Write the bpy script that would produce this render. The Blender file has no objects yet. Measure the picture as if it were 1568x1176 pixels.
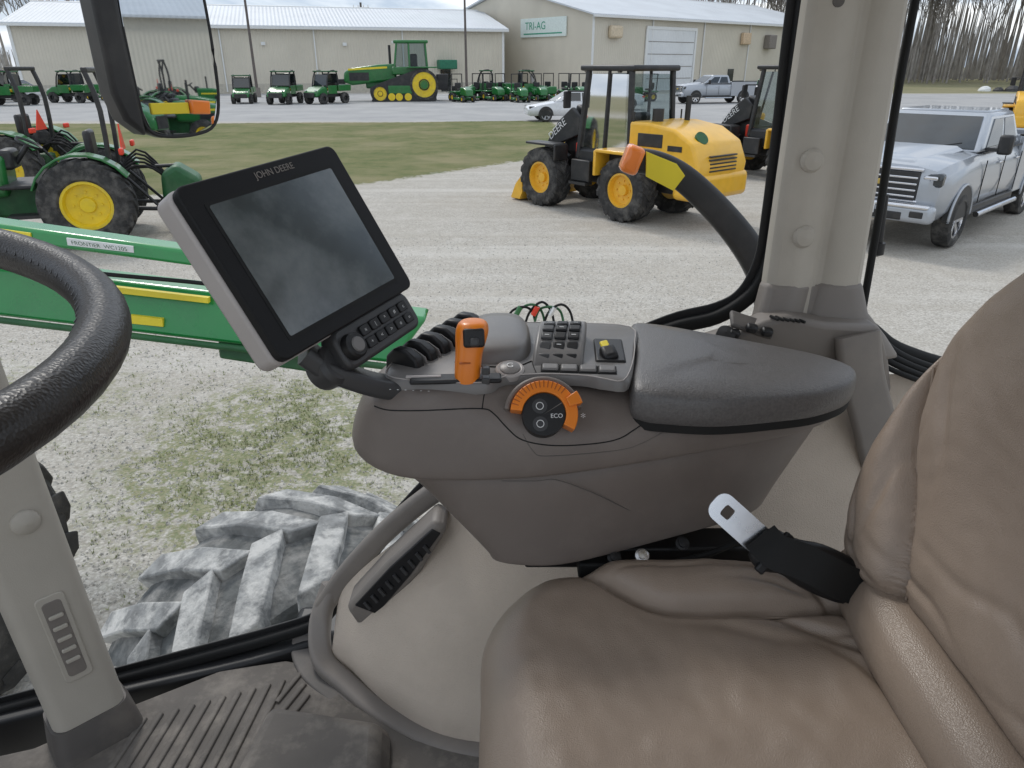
import bpy, bmesh, math, random
from mathutils import Vector, Matrix, noise, Euler
R_=math.radians
random.seed(7)
SC=bpy.context.scene; COL=SC.collection
EYE=2.65
# ---------------------------------------------------------------- materials
def mat(name,col,rough=.5,metal=0,var=.12,vs=6,bump=0,bs=300,bd=.001,spec=.5,coat=0,dirt=None,dirtamt=.4,ds=3,voro=False,detail=3,rvar=.1,dr=(.48,.68)):
    if name in bpy.data.materials: return bpy.data.materials[name]
    m=bpy.data.materials.new(name); m.use_nodes=True; nt=m.node_tree; N=nt.nodes; L=nt.links
    b=N['Principled BSDF']
    tc=N.new('ShaderNodeTexCoord')
    n=N.new('ShaderNodeTexNoise'); n.inputs['Scale'].default_value=vs; n.inputs['Detail'].default_value=detail
    L.new(tc.outputs['Object'],n.inputs['Vector'])
    mx=N.new('ShaderNodeMix'); mx.data_type='RGBA'
    mx.inputs['A'].default_value=[max(0,c*(1-var)) for c in col]+[1]
    mx.inputs['B'].default_value=[min(1,c*(1+var)) for c in col]+[1]
    mr=N.new('ShaderNodeMapRange'); mr.inputs[1].default_value=.35; mr.inputs[2].default_value=.65
    L.new(n.outputs['Fac'],mr.inputs[0]); L.new(mr.outputs[0],mx.inputs['Factor'])
    out=mx.outputs['Result']
    if dirt:
        n2=N.new('ShaderNodeTexNoise'); n2.inputs['Scale'].default_value=ds; n2.inputs['Detail'].default_value=6; n2.inputs['Roughness'].default_value=.65
        L.new(tc.outputs['Object'],n2.inputs['Vector'])
        r2=N.new('ShaderNodeMapRange'); r2.inputs[1].default_value=dr[0]; r2.inputs[2].default_value=dr[1]; r2.inputs[4].default_value=dirtamt
        L.new(n2.outputs['Fac'],r2.inputs[0])
        m2=N.new('ShaderNodeMix'); m2.data_type='RGBA'; m2.inputs['B'].default_value=list(dirt)+[1]
        L.new(out,m2.inputs['A']); L.new(r2.outputs[0],m2.inputs['Factor']); out=m2.outputs['Result']
    L.new(out,b.inputs['Base Color'])
    rr=N.new('ShaderNodeMapRange'); rr.inputs[3].default_value=max(0,rough-rvar*.5); rr.inputs[4].default_value=min(1,rough+rvar*.5)
    L.new(n.outputs['Fac'],rr.inputs[0]); L.new(rr.outputs[0],b.inputs['Roughness'])
    b.inputs['Metallic'].default_value=metal
    b.inputs['Specular IOR Level'].default_value=spec
    b.inputs['Coat Weight'].default_value=coat; b.inputs['Coat Roughness'].default_value=.08
    if bump>0:
        if voro:
            t=N.new('ShaderNodeTexVoronoi'); t.inputs['Scale'].default_value=bs; o=t.outputs['Distance']
        else:
            t=N.new('ShaderNodeTexNoise'); t.inputs['Scale'].default_value=bs; t.inputs['Detail'].default_value=2; o=t.outputs['Fac']
        L.new(tc.outputs['Object'],t.inputs['Vector'])
        bp=N.new('ShaderNodeBump'); bp.inputs['Strength'].default_value=bump; bp.inputs['Distance'].default_value=bd
        L.new(o,bp.inputs['Height']); L.new(bp.outputs['Normal'],b.inputs['Normal'])
    return m
CONS=mat('console_plastic',(.162,.135,.119),.44,var=.05,bump=.4,bs=900,bd=.0008,dirt=(.215,.185,.163),dirtamt=.3,ds=12)
CONS_L=mat('console_panel_grey',(.175,.166,.160),.38,var=.05,bump=.2,bs=900,bd=.0005,dirt=(.24,.22,.2),dirtamt=.3,ds=14)
LID=mat('armrest_pad',(.112,.106,.104),.33,var=.14,vs=260,bump=.7,bs=520,bd=.0012)
TRIM=mat('cab_trim_grey',(.20,.178,.16),.52,var=.06,bump=.3,bs=800,bd=.0007,dirt=(.29,.255,.215),dirtamt=.35,ds=7)
TRIMD=mat('cab_trim_dark',(.10,.09,.083),.6,var=.08,bump=.3,bs=700,bd=.0007,dirt=(.22,.19,.16),dirtamt=.4,ds=8)
PILL=mat('pillar_tan',(.44,.405,.35),.6,var=.05,bump=.4,bs=500,bd=.0008,dirt=(.34,.30,.255),dirtamt=.3,ds=5)
BEIGE=mat('beige_panel',(.55,.47,.39),.8,var=.05,bump=.7,bs=420,bd=.0012,voro=True,dirt=(.40,.34,.275),dirtamt=.35,ds=4)
BLACK=mat('black_plastic',(.014,.014,.015),.45,var=.15,bump=.2,bs=600,spec=.4)
BEZ=mat('bezel_black',(.009,.009,.01),.55,var=.1,bump=.15,bs=900,spec=.25)
BLACKM=mat('black_rubber',(.012,.012,.012),.7,var=.2,spec=.3)
DGREY=mat('dark_grey_plastic',(.045,.045,.047),.42,var=.1,bump=.25,bs=800,bd=.0005)
SILV=mat('silver_plastic',(.42,.385,.365),.45,var=.04,bump=.1,bs=900)
ORANGE=mat('orange_plastic',(.78,.21,.012),.36,var=.06,coat=.2)
ORG=mat('orange_groove',(.42,.10,.01),.5)
YEL=mat('yellow_plastic',(.78,.62,.03),.5,var=.08)
STEEL=mat('bright_steel',(.75,.76,.78),.28,1,var=.05,vs=40)
WHITE_T=mat('white_print',(.75,.75,.74),.6,var=.02)
def leather(name,col):
    return mat(name,col,.34,var=.05,vs=7,bump=.32,bs=560,bd=.0013,voro=True,dirt=tuple(c*.74 for c in col),dirtamt=.3,ds=7,rvar=.16)
LEATH=leather('seat_leather',(.285,.222,.174))
LEATH2=leather('seat_leather_side',(.32,.25,.198))
WHEELM=mat('steering_leather',(.020,.017,.016),.36,var=.2,vs=50,bump=.3,bs=600,bd=.0008,voro=True)
GREEN=mat('green_paint',(.012,.15,.03),.35,var=.1,coat=.4,dirt=(.10,.15,.07),dirtamt=.25,ds=2)
GREEND=mat('green_paint_dull',(.015,.10,.03),.5,var=.2,dirt=(.09,.10,.06),dirtamt=.4,ds=3)
YELP=mat('yellow_paint',(.80,.58,.02),.42,var=.06,dirt=(.45,.36,.12),dirtamt=.35,ds=5)
YELC=mat('construction_yellow_paint',(.85,.47,.035),.35,var=.06,coat=.3,dirt=(.55,.36,.1),dirtamt=.25,ds=3)
TYRE=mat('tyre_rubber',(.035,.034,.033),.85,var=.3,vs=12,dirt=(.17,.16,.145),dirtamt=.6,ds=5,bump=.4,bs=60,bd=.01)
TYREC=mat('chalky_tyre_rubber',(.12,.125,.122),.92,var=.3,vs=14,dirt=(.36,.35,.33),dirtamt=.8,ds=12,bump=.6,bs=60,bd=.008,dr=(.42,.66))
TYREL=mat('chalky_tyre_lug',(.25,.253,.248),.92,var=.25,vs=24,dirt=(.60,.59,.56),dirtamt=.9,ds=11,bump=.6,bs=80,bd=.006,dr=(.44,.60))
GLASSD=mat('dark_window_glass',(.02,.026,.03),.06,var=.2,spec=.9)
WPAINT=mat('silver_grey_paint',(.40,.425,.46),.3,metal=.35,var=.02,coat=.7)
SPAINT=mat('silver_paint',(.42,.43,.45),.3,metal=.3,var=.04,coat=.6)
CHROME=mat('chrome',(.7,.7,.72),.15,1,var=.05)
BLKPT=mat('machine_black',(.02,.02,.021),.45,var=.2,dirt=(.1,.09,.08),dirtamt=.3,ds=4)
REDP=mat('red_plastic',(.75,.05,.02),.4,var=.05)
# ---------------------------------------------------------------- builders
cur={'p':None,'o':Vector((0,0,0)),'s':1.0}
def begin(name,loc,rz=0):
    e=bpy.data.objects.new(name,None); e.empty_display_size=.2; COL.objects.link(e)
    e.location=loc; e.rotation_euler=(0,0,rz)
    cur['p']=e; cur['o']=Vector((0,0,0)); cur['s']=1.0
    return e
def begin_cab(name,org):
    """cab parts are dimensioned in centimetres from the cab datum (2.65 m above ground)"""
    o=Vector(org); e=begin(name,(o.x/100,o.y/100,EYE+o.z/100)); cur['o']=o; cur['s']=.01
    return e
def obj(name,vs,fs,m,smooth=False,bev=0,sub=0,seg=2,autosm=None):
    me=bpy.data.meshes.new(name)
    o0=cur['o'];s=cur['s']
    me.from_pydata([tuple((Vector(v)-o0)*s) for v in vs],[],fs)
    me.validate(); 
    bm=bmesh.new(); bm.from_mesh(me); bmesh.ops.recalc_face_normals(bm,faces=bm.faces); bm.to_mesh(me); bm.free()
    me.materials.append(m)
    ob=bpy.data.objects.new(name,me); COL.objects.link(ob); ob.parent=cur['p']
    if bev:
        b=ob.modifiers.new('b','BEVEL'); b.width=bev*s; b.segments=seg; b.limit_method='ANGLE'; b.angle_limit=R_(35)
        smooth=True
    if sub:
        q=ob.modifiers.new('s','SUBSURF'); q.levels=sub; q.render_levels=sub; smooth=True
    if smooth:
        me.polygons.foreach_set('use_smooth',[True]*len(me.polygons))
        if not sub and (bev or autosm):
            try: me.set_sharp_from_angle(angle=R_(autosm or 40))
            except Exception: pass
    return ob
BF=[(0,1,2,3),(7,6,5,4),(0,4,5,1),(1,5,6,2),(2,6,7,3),(3,7,4,0)]
def box(name,c,d,m,bev=0,rot=None,seg=2,ax=None):
    c=Vector(c); hx,hy,hz=d[0]/2,d[1]/2,d[2]/2
    P=[Vector((x,y,z)) for z in(-hz,hz) for x,y in((-hx,-hy),(hx,-hy),(hx,hy),(-hx,hy))]
    if ax: M=Matrix((ax[0],ax[1],ax[2])).transposed(); P=[M@p for p in P]
    if rot:
        M=Euler([R_(a) for a in rot]).to_matrix(); P=[M@p for p in P]
    return obj(name,[p+c for p in P],BF,m,bev=bev,seg=seg)
def perp(a):
    a=Vector(a).normalized(); t=Vector((0,0,1)) if abs(a.z)<.9 else Vector((1,0,0))
    u=a.cross(t).normalized(); return a,u,a.cross(u).normalized()
def lathe(name,c,ax,prof,m,seg=24,smooth=True,autosm=35,cap=True):
    a,u,w=perp(ax); c=Vector(c); vs=[];fs=[]
    n=len(prof)
    for i in range(seg):
        t=2*math.pi*i/seg; dd=u*math.cos(t)+w*math.sin(t)
        for r,h in prof: vs.append(c+dd*r+a*h)
    for i in range(seg):
        j=(i+1)%seg
        for k in range(n-1): fs.append((i*n+k,j*n+k,j*n+k+1,i*n+k+1))
    if cap:
        if prof[0][0]>1e-6: fs.append([i*n for i in range(seg)])
        if prof[-1][0]>1e-6: fs.append([i*n+n-1 for i in range(seg)][::-1])
    return obj(name,vs,fs,m,smooth=smooth,autosm=autosm)
def cyl(name,p0,p1,r,m,seg=14,r2=None):
    p0=Vector(p0);p1=Vector(p1); h=(p1-p0).length
    return lathe(name,p0,p1-p0,[(r,0),(r if r2 is None else r2,h)],m,seg)
def spline(pts,n=6,closed=False):
    pts=[Vector(p) for p in pts]; L=len(pts); out=[]
    rng=range(L if closed else L-1)
    for i in rng:
        if closed: a,b,c,d=pts[i-1],pts[i],pts[(i+1)%L],pts[(i+2)%L]
        else: a,b,c,d=pts[max(i-1,0)],pts[i],pts[i+1],pts[min(i+2,L-1)]
        for k in range(n):
            t=k/n
            out.append(.5*((2*b)+(c-a)*t+(2*a-5*b+4*c-d)*t*t+(3*b-a-3*c+d)*t**3))
    if not closed: out.append(pts[-1])
    return out
def sweep(name,pts,prof,m,up=(0,0,1),closed=False,n=6,scale=None,smooth=True,autosm=50):
    P=spline(pts,n,closed) if n>1 else [Vector(p) for p in pts]
    k=len(prof); vs=[];fs=[]; upv=Vector(up); L=len(P)
    for i,p in enumerate(P):
        a=P[i-1] if (i or closed) else P[i]; b=P[(i+1)%L] if (i<L-1 or closed) else P[i]
        t=(b-a).normalized(); s=t.cross(upv).normalized(); w=s.cross(t).normalized()
        f=scale(i/(L-1)) if scale else 1
        for x,y in prof: vs.append(p+s*x*f+w*y*f)
    for i in range(L if closed else L-1):
        j=(i+1)%L
        for q in range(k): fs.append((i*k+q,j*k+q,j*k+(q+1)%k,i*k+(q+1)%k))
    if not closed: fs.append(list(range(k))[::-1]); fs.append([(L-1)*k+q for q in range(k)])
    return obj(name,vs,fs,m,smooth=smooth,autosm=autosm)
def circ(r,n=10,ry=None): return [(r*math.cos(2*math.pi*i/n),(ry or r)*math.sin(2*math.pi*i/n)) for i in range(n)]
def tube(name,pts,r,m,closed=False,n=6,seg=10,up=(0,0,1)): return sweep(name,pts,circ(r,seg),m,up=up,closed=closed,n=n,autosm=80)
def rrect(w,h,r,n=4):
    o=[]
    for cx,cy,a0 in((w/2-r,h/2-r,0),(-w/2+r,h/2-r,90),(-w/2+r,-h/2+r,180),(w/2-r,-h/2+r,270)):
        for k in range(n+1):
            a=R_(a0+90*k/n); o.append((cx+r*math.cos(a),cy+r*math.sin(a)))
    return o
def prism(name,poly,f,a,b,m,bev=0,seg=2):
    n=len(poly); vs=[f(u,v,a) for u,v in poly]+[f(u,v,b) for u,v in poly]
    fs=[list(range(n)),list(range(n,2*n))[::-1]]+[(i,(i+1)%n,n+(i+1)%n,n+i) for i in range(n)]
    return obj(name,vs,fs,m,bev=bev,seg=seg)
XZ=lambda u,v,w:(u,w,v)
XY=lambda u,v,w:(u,v,w)
def loft(name,rings,m,sub=0,bev=0,cap=True,smooth=True,autosm=40):
    n=len(rings[0]); vs=[p for r in rings for p in r]; fs=[]
    for i in range(len(rings)-1):
        for q in range(n): fs.append((i*n+q,i*n+(q+1)%n,(i+1)*n+(q+1)%n,(i+1)*n+q))
    if cap: fs.append(list(range(n))[::-1]); fs.append([(len(rings)-1)*n+q for q in range(n)])
    return obj(name,vs,fs,m,sub=sub,bev=bev,smooth=smooth,autosm=autosm)
def text(name,s,size,o,ex,ey,m,depth=.0):
    t=bpy.data.curves.new(name,'FONT'); t.body=s; t.size=size*cur['s']; t.align_x='CENTER'; t.align_y='CENTER'; t.extrude=depth*cur['s']
    ob=bpy.data.objects.new(name,t); COL.objects.link(ob); t.materials.append(m)
    ex=Vector(ex).normalized(); ey=Vector(ey).normalized(); en=ex.cross(ey).normalized(); ey=en.cross(ex)
    M=Matrix((ex,ey,en)).transposed().to_4x4(); M.translation=(Vector(o)-cur['o'])*cur['s']
    ob.parent=cur['p']; ob.matrix_local=M
    return ob
def dup(root,loc,rz,sc=1.0):
    e=bpy.data.objects.new(root.name.split('.')[0],None); COL.objects.link(e); e.location=loc; e.rotation_euler=(0,0,rz); e.scale=(sc,)*3
    for ch in root.children:
        c=ch.copy(); COL.objects.link(c); c.parent=e
    return e
def sstep(a,b,x):
    t=max(0,min(1,(x-a)/(b-a))); return t*t*(3-2*t)
def pillow(name,outline,ctr,fr,hf,R,T,m,rings=44,N=180,inset=.05,ps=1.6):
    o,ex,ey,en=[Vector(v) for v in fr]
    k=max(2,N//len(outline)); P=spline([(p[0],p[1],0) for p in outline],k,True); n=len(P)
    c=Vector((ctr[0],ctr[1],0)); vs=[];fs=[]
    def pt(a,b,h): return o+ex*a+ey*b+en*h
    vs.append(pt(c.x,c.y,hf(c.x,c.y)))
    lv=[]
    for q in range(1,rings+1):
        s=1-(1-q/rings)**ps; row=[]
        for p in P:
            v=c+(p-c)*s; d=(p-v).length*.85
            drop=0 if d>R else R-math.sqrt(max(0,R*R-(R-d)**2))
            row.append(len(vs)); vs.append(pt(v.x,v.y,hf(v.x,v.y)-drop))
        lv.append(row)
    for z in (.35,.7,1.0):
        row=[]
        for p in P:
            v=c+(p-c)*(1-inset*z); h=hf(p.x,p.y)-R
            row.append(len(vs)); vs.append(pt(v.x,v.y,h*(1-z)+(-T)*z))
        lv.append(row)
    for i in range(n): fs.append((0,lv[0][i],lv[0][(i+1)%n]))
    for a,b in zip(lv,lv[1:]):
        for i in range(n): fs.append((a[i],b[i],b[(i+1)%n],a[(i+1)%n]))
    fs.append(lv[-1][::-1])
    return obj(name,vs,fs,m,smooth=True)

# ================================================================ CAB
begin_cab('armrest_console',(12,100,-55))
def ring(l): return [Vector(p) for p in l]
mid=ring([(-26,101,-51.5),(-24.2,93.5,-52),(-17.3,88,-52.6),(-7.8,87,-52.2),(4.3,87.3,-52),(20.5,90,-50.7),(35.8,93.6,-49.8),(47,97,-49.2),(55,104,-49.3),(49,112,-49),(30,119,-50),(10,119,-51),(-8,118,-51),(-22,112,-51)])
def off(r,dz,ins=0,cx=12,cy=103): 
    o=[]
    for p in r:
        d=Vector((p.x-max(-8,min(38,p.x)),p.y-cy,0)); d.normalize()
        o.append(Vector((p.x-d.x*ins,p.y-d.y*ins,p.z+dz)))
    return o
bot=ring([(-3.4,95,-69.8),(-3.8,90.5,-70),(-2.5,88.4,-70),(3,88,-70.3),(8.6,88.3,-70.4),(20,91.7,-69.3),(33,95,-67.7),(41,97,-66.2),(43.5,103,-66),(40,110,-66),(28,114,-68),(10,114,-70),(2,114,-70),(-2,104,-70)])
low=ring([(-18.5,101,-55.5),(-17.2,94,-55.8),(-12.5,89.2,-56),(-6,88.2,-56),(4.5,88.3,-55.7),(20.5,91,-54.5),(35.5,94.6,-53.5),(46,98,-53),(51.5,104,-53),(46,111,-53),(30,117,-54),(10,117,-55),(-7,116,-55),(-16,110,-55)])
inner=off(bot,0,4)
loft('body',[inner,off(bot,-.1,.5),off(bot,0,.1),bot,off(bot,.8,-.2),[a.lerp(b,.5) for a,b in zip(bot,low)],low,off(mid,-2.9,2.0),off(mid,-2.7,.9)],CONS,sub=2)
up0=off(mid,-2.5,.6); up05=off(mid,-2.2,.15); up1=off(mid,-1.6,0)
rim=ring([(-23.5,100,-46),(-22,94,-45),(-16.8,90.2,-43.8),(-8,88.6,-43.2),(3.8,88.2,-47.6),(16.5,90.2,-48.2),(36,94,-47.5),(46.8,97.6,-47.3),(54,104,-47.3),(48.5,111,-47),(30,118,-47),(10,119,-44),(-8,118,-43),(-20,111,-45)])
rim2=ring([(-21.5,99.5,-43.4),(-20,95,-43),(-16,91.5,-42.1),(-8,90.2,-41.8),(4,91.5,-44.5),(16.5,92,-46.2),(36,96,-46.5),(46,99,-46.5),(52,104,-46.5),(47,109.5,-46),(30,116,-45),(10,117.5,-42.3),(-8,116,-41.8),(-18.5,110,-42.9)])
rim3=ring([(-18,100,-42.3),(-16.8,96.5,-41.9),(-13.5,94,-41.5),(-7,93.5,-41.3),(4,95.5,-41.3),(15,95,-42.8),(33,99,-45.5),(43,101,-45.5),(48,104,-45.5),(44,107,-45.5),(30,112,-44),(10,113,-42),(-8,112,-41.6),(-15,107,-42)])
shell=loft('upper_shell',[off(mid,-2.7,1.5),up0,up05,up1,mid,[a.lerp(b,.55) for a,b in zip(off(mid,0,-.3),rim)],rim,rim2,rim3],CONS,sub=2)
bpy.context.view_layer.update()
def surf_seam(name,pts,r=.1,m=None):
    """thin moulding gap laid on the shell surface"""
    dg=bpy.context.evaluated_depsgraph_get(); d=Vector((0,.86,-.5)).normalized(); out=[]
    for p in spline(pts,6):
        o=Vector((p.x/100,p.y/100,EYE+p.z/100))-d*.3
        ok,loc,*_=SC.ray_cast(dg,o,d)
        if ok: out.append((loc.x*100,loc.y*100,(loc.z-EYE)*100))
    if len(out)>2: tube(name,out[::2],r,m or BLACKM,n=2,seg=6)
surf_seam('pod_seam',[(-20,95,-46.5),(-17.5,91,-45),(-12,89.5,-44.3),(-4.5,88.8,-43.6),(-2.6,88.8,-44.4),(-.8,88.3,-46.3),(1.5,88,-48.2),(6,88.2,-49.2),(12,89,-49.3),(15.5,89.8,-48.9),(18,90.3,-47.5),(20.5,90.6,-46.2),(25.5,91,-46.7)],.1)
surf_seam('pod_seam_b',[(-4.2,88.8,-43.6),(-3.9,90.5,-41.9),(-3.4,93,-41.5)],.08)
surf_seam('step_line',[(1.5,88,-47.2),(3,88,-50),(5,88,-50.8),(14,89,-50.6),(18,90,-50.2),(22,90.5,-48.2)],.07,TRIMD)
tube('seam_lower',[(-1.5,87.45,-54.6),(3.5,87.6,-54.7),(6.5,88.2,-54.9),(12,89.3,-57.8),(19,91.2,-62.7),(26,93.5,-67)],.07,TRIMD,n=5,seg=6)
plate=[(-18,93.5),(-12,91.7),(-4,91.2),(-1,93.5),(4,94.3),(10,94),(13.5,92.6),(16.8,93),(19.5,105),(20.5,115),(9,117),(-6,116),(-13,108),(-18,100)]
P2=spline([(a,b,0) for a,b in plate],4,True)
loft('control_plate',[[(p.x,p.y,-42.6) for p in P2],[(p.x,p.y,-41.1) for p in P2],[(2+(p.x-2)*.97,103+(p.y-103)*.97,-40.8) for p in P2]],CONS_L,autosm=60)
tube('plate_chrome_line',[(2+(p.x-2)*.985,103+(p.y-103)*.985,-40.85) for p in P2[::3]],.09,SILV,closed=True,n=3,seg=6)
H=[(-8,99.5),(-1,98.5),(2.5,101),(3,110),(1,116),(-5,116),(-8,109)]
H2=spline([(a,b,0) for a,b in H],4,True)
loft('raised_housing',[[(p.x,p.y,-41) for p in H2],[(-2.5+(p.x+2.5)*.95,108+(p.y-108)*.95,-39.3) for p in H2],[(-2.5+(p.x+2.5)*.86,108+(p.y-108)*.86,-38.6) for p in H2],[(-2.5+(p.x+2.5)*.5,108+(p.y-108)*.5,-38.2) for p in H2]],CONS_L,autosm=80)
tube('housing_split',[(2.9,99,-40.7),(.2,96.8,-40.7),(-5,97.2,-40.7),(-8.6,98.6,-40.7)],.09,BLACKM,n=4,seg=6)
tube('plate_split',[(3.5,94.8,-40.75),(3.2,97,-40.75),(3.0,99,-40.7)],.08,BLACKM,n=3,seg=6)
box('lever_slot',(-8,92.6,-40.8),(13,2.6,.7),BLACK,.3,rot=(0,0,3))
box('lever_slot_plate',(-12.6,92.6,-40.45),(5,.7,.3),SILV,.1,rot=(0,0,3))
js=[]
for x,y,z,wx,wy in[(-6.4,92.6,-42,1.7,1.5),(-6.4,92.7,-40.8,1.8,1.6),(-6.3,93,-39.4,1.95,1.8),(-6.1,93.6,-37.2,1.9,1.9),(-5.8,94.2,-35.4,2.3,2.1),(-5.6,94.6,-34,2.45,2.2),(-5.5,94.8,-33.0,2.1,1.9),(-5.5,94.8,-32.7,1.0,1.0)]:
    js.append([(x+wx*a,y+wy*b,z) for a,b in[(1,.5),(.5,1),(-.5,1),(-1,.5),(-1,-.5),(-.5,-1),(.5,-1),(1,-.5)]])
loft('joystick_grip',js,ORANGE,sub=2)
box('joystick_switch_face',(-5.3,92.6,-34.6),(3.0,1.0,2.7),BLACK,.45,rot=(-25,0,6),seg=3)
box('joystick_thumb_switch',(-5.2,91.95,-35.0),(1.3,.8,1.2),DGREY,.3,rot=(-25,0,6))
box('joystick_side_groove',(-6.6,91.7,-38.0),(1.6,.7,.22),ORG,.08,rot=(-10,0,5))
for i in range(2): box('joystick_side_button',(-3.7,91.9,-39.2-i*1.5),(1.2,1.2,1.0),DGREY,.2)
for i in range(6):
    t=i/5; c=Vector((-16.0+t*8.6,98.5+t*14.5,-41.4+t*.6))
    ax=[Vector((.88,-.47,0)),Vector((.47,.88,0)),Vector((0,0,1))]
    pr=[(-3.2,-1),(-2.9,1.6),(-1.4,3.0),(.8,3.0),(2.6,1.9),(3.2,0),(3.0,-1)]
    f=lambda u,v,w,c=c,ax=ax:c+ax[0]*u+ax[1]*w+ax[2]*v
    prism('paddle_lever',pr,f,-1.0,.9,BLACK,bev=.45,seg=3)
    prism('paddle_divider',[(a*1.08,b*.85) for a,b in pr],f,1.2,1.45,CONS_L,bev=.1)
prism('key_bank_body',[(97.0,-41.4),(97.4,-40.6),(100,-38.8),(103,-37.6),(106,-37.1),(109,-37.5),(110,-41)],lambda u,v,w:(w+(u-98)*.14,u,v-.25),3.0,10.6,CONS_L,bev=.5,seg=3)
for r in range(5):
    for cidx in range(3):
        px=4.75+cidx*2.05+r*.3
        c=Vector((px,98.9+r*1.75,(-40.2,-38.9,-37.95,-37.35,-37.2)[r]))
        box('key',c,(1.75,1.45,.6),BLACK if cidx else DGREY,.22,rot=((48,36,24,12,0)[r],0,-8))
        if (r*3+cidx)%2==0: box('key_mark',c+Vector((0,-.1,.32)),(.7,.12,.02),WHITE_T,0,rot=((48,36,24,12,0)[r],0,-8))
lathe('round_button_ring',(-.3,95.6,-40.8),(0,-.25,1),[(2.1,-.5),(2.1,.3),(1.8,.55),(1.6,.45)],SILV,28)
lathe('round_button',(-.3,95.6,-40.7),(0,-.25,1),[(1.55,0),(1.5,.55),(1.1,.75),(0,.8)],CONS_L,28)
text('button_symbol','G',1.5,(-.3,95.4,-39.86),(1,0,0),(0,1,.25),WHITE_T)
for i in range(4):
    box('small_key',(5.6+i*2.75,95.9-.25*i,-40.5),(2.4,1.5,.8),CONS_L,.25,rot=(12,0,-4))
    box('small_key_gap',(5.6+i*2.75,95.9-.25*i,-40.8),(2.75,1.9,.8),BLACKM,.1,rot=(12,0,-4))
box('lever_well',(15.2,103.4,-40.75),(4.6,9.5,.6),BLACK,.4,rot=(0,0,-4))
box('yellow_lever_grip',(14.8,100.8,-40.4),(2.5,3.0,2.2),BLACK,.7,rot=(20,-10,10),seg=3)
box('yellow_lever_cap',(14.3,101.7,-39.3),(1.3,2.2,.6),YEL,.28,rot=(20,-12,10),seg=3)
dc=Vector((4.4,88.6,-44.6)); dn=Vector((.03,-.80,.60)).normalized(); du=Vector((1,.04,0)).normalized(); dv=dn.cross(du).normalized()
if dv.z<0: dv=-dv
def sector(name,r0,r1,a0,a1,h0,h1,m,n=24,bev=.12):
    pts=[]
    for i in range(n+1):
        a=R_(a0+(a1-a0)*i/n); pts.append((math.cos(a),math.sin(a)))
    pl=[(r1*x,r1*y) for x,y in pts]+[(r0*x,r0*y) for x,y in reversed(pts)]
    prism(name,pl,lambda u,v,w:dc+du*u+dv*v+dn*w,h0,h1,m,bev=bev)
sector('dial_ring',3.05,4.7,-30,172,-1.5,1.4,ORANGE)
sector('dial_pointer',3.6,5.5,14,34,-.5,1.9,ORANGE,n=4)
sector('dial_rear_shroud',4.75,5.6,10,170,-2,.3,CONS,bev=.3)
for i in range(15): sector('dial_groove',3.7,4.74,48+i*8,50+i*8,.2,1.46,ORG,n=2,bev=0)
sector('dial_face',0.02,3.0,0,359,-1.6,.9,BLACK,n=40)
sector('dial_face_gap',.02,3.02,30.5,32.5,.8,.95,TRIM,n=2,bev=0)
def on_dial(u,v,h=.95): return dc+du*u+dv*v+dn*h
text('dial_text','ECO',.85,on_dial(1.75,-.3),du,dv,WHITE_T)
for (a,b) in((-.55,1.15),(-.55,-1.35)):
    lathe('dial_button',on_dial(a,b,.6),dn,[(1.1,0),(1.05,.32),(0,.33)],DGREY,20)
    sym=[on_dial(a+.5*math.cos(t),b+.5*math.sin(t),1.0) for t in [i*math.pi/4 for i in range(8)]]
    tube('dial_symbol',sym,.06,WHITE_T,closed=True,n=3,seg=5)
text('hare_symbol','*',1.6,(10.0,89.0,-45.2),du,dv,WHITE_T)
for i in range(6): text('tick','-',1.0,(-17.2+i*1.1,91.2-.12*i,-41.75),(1,0,0),(0,.9,.4),WHITE_T)
lid=[(17.2,93.5),(18.5,90.9),(22,90),(29,89.6),(38,91.2),(45,93),(50.5,96.3),(53,101.5),(49.5,106.5),(43,110.5),(32,115.5),(23,119),(20.5,117),(19.5,105)]
Lp=spline([(a,b,0) for a,b in lid],5,True)
def lr(s,z,dip=0):
    o=[]
    for p in Lp:
        t=sstep(20,50,p.x); q=sstep(97,88,p.y)
        o.append((34+(p.x-34)*s,103+(p.y-103)*s,z-dip*t-(1.0*q if s>.93 else .7*q)))
    return o
loft('armrest_lid',[lr(.97,-46.2,.6),lr(.995,-45.9,.6),lr(1.008,-44.4,.6),lr(1.006,-43.0,.8),lr(.995,-42.2,.9),lr(.978,-41.7,1.0),lr(.95,-41.4,1.1),lr(.9,-41.2,1.1),lr(.6,-40.8,1.1),lr(.2,-40.7,1.1)],LID,autosm=85)
loft('lid_gap',[lr(.985,-47.3,.6),lr(.99,-46.0,.6)],BLACKM)
box('lid_label',(31,92.6,-42.25),(4.2,.5,.12),CONS,.05,rot=(25,0,3))
# ---- display monitor
begin_cab('touchscreen_monitor',(-27,94.3,-21.8))
mo=Vector((-27,94.35,-21.8)); mu=Vector((12.7,25.3,2.3)).normalized(); mv=Vector((-10.7,4.4,19.9)); mv=(mv-mu*mv.dot(mu)).normalized(); mn=mu.cross(mv).normalized()
MF=lambda u,v,w:mo+mu*u+mv*v+mn*w
prism('bezel',rrect(28.4,23.4,1.3),MF,-1.4,0,BEZ,bev=.25,seg=3)
prism('rear_shell',rrect(28.8,23.8,1.5),MF,-5.0,-1.45,SILV,bev=.6,seg=3)
prism('rear_cover',rrect(24,19,2),MF,-7.5,-4.9,DGREY,bev=.8)
SCR=mat('lcd_glass',(.055,.07,.075),.2,var=.3,vs=9,spec=.9,dirt=(.28,.29,.29),dirtamt=.5,ds=5,rvar=.2,dr=(.45,.72))  # smudges, with soft reflections painted into the glass colour as pale blotches
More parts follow.
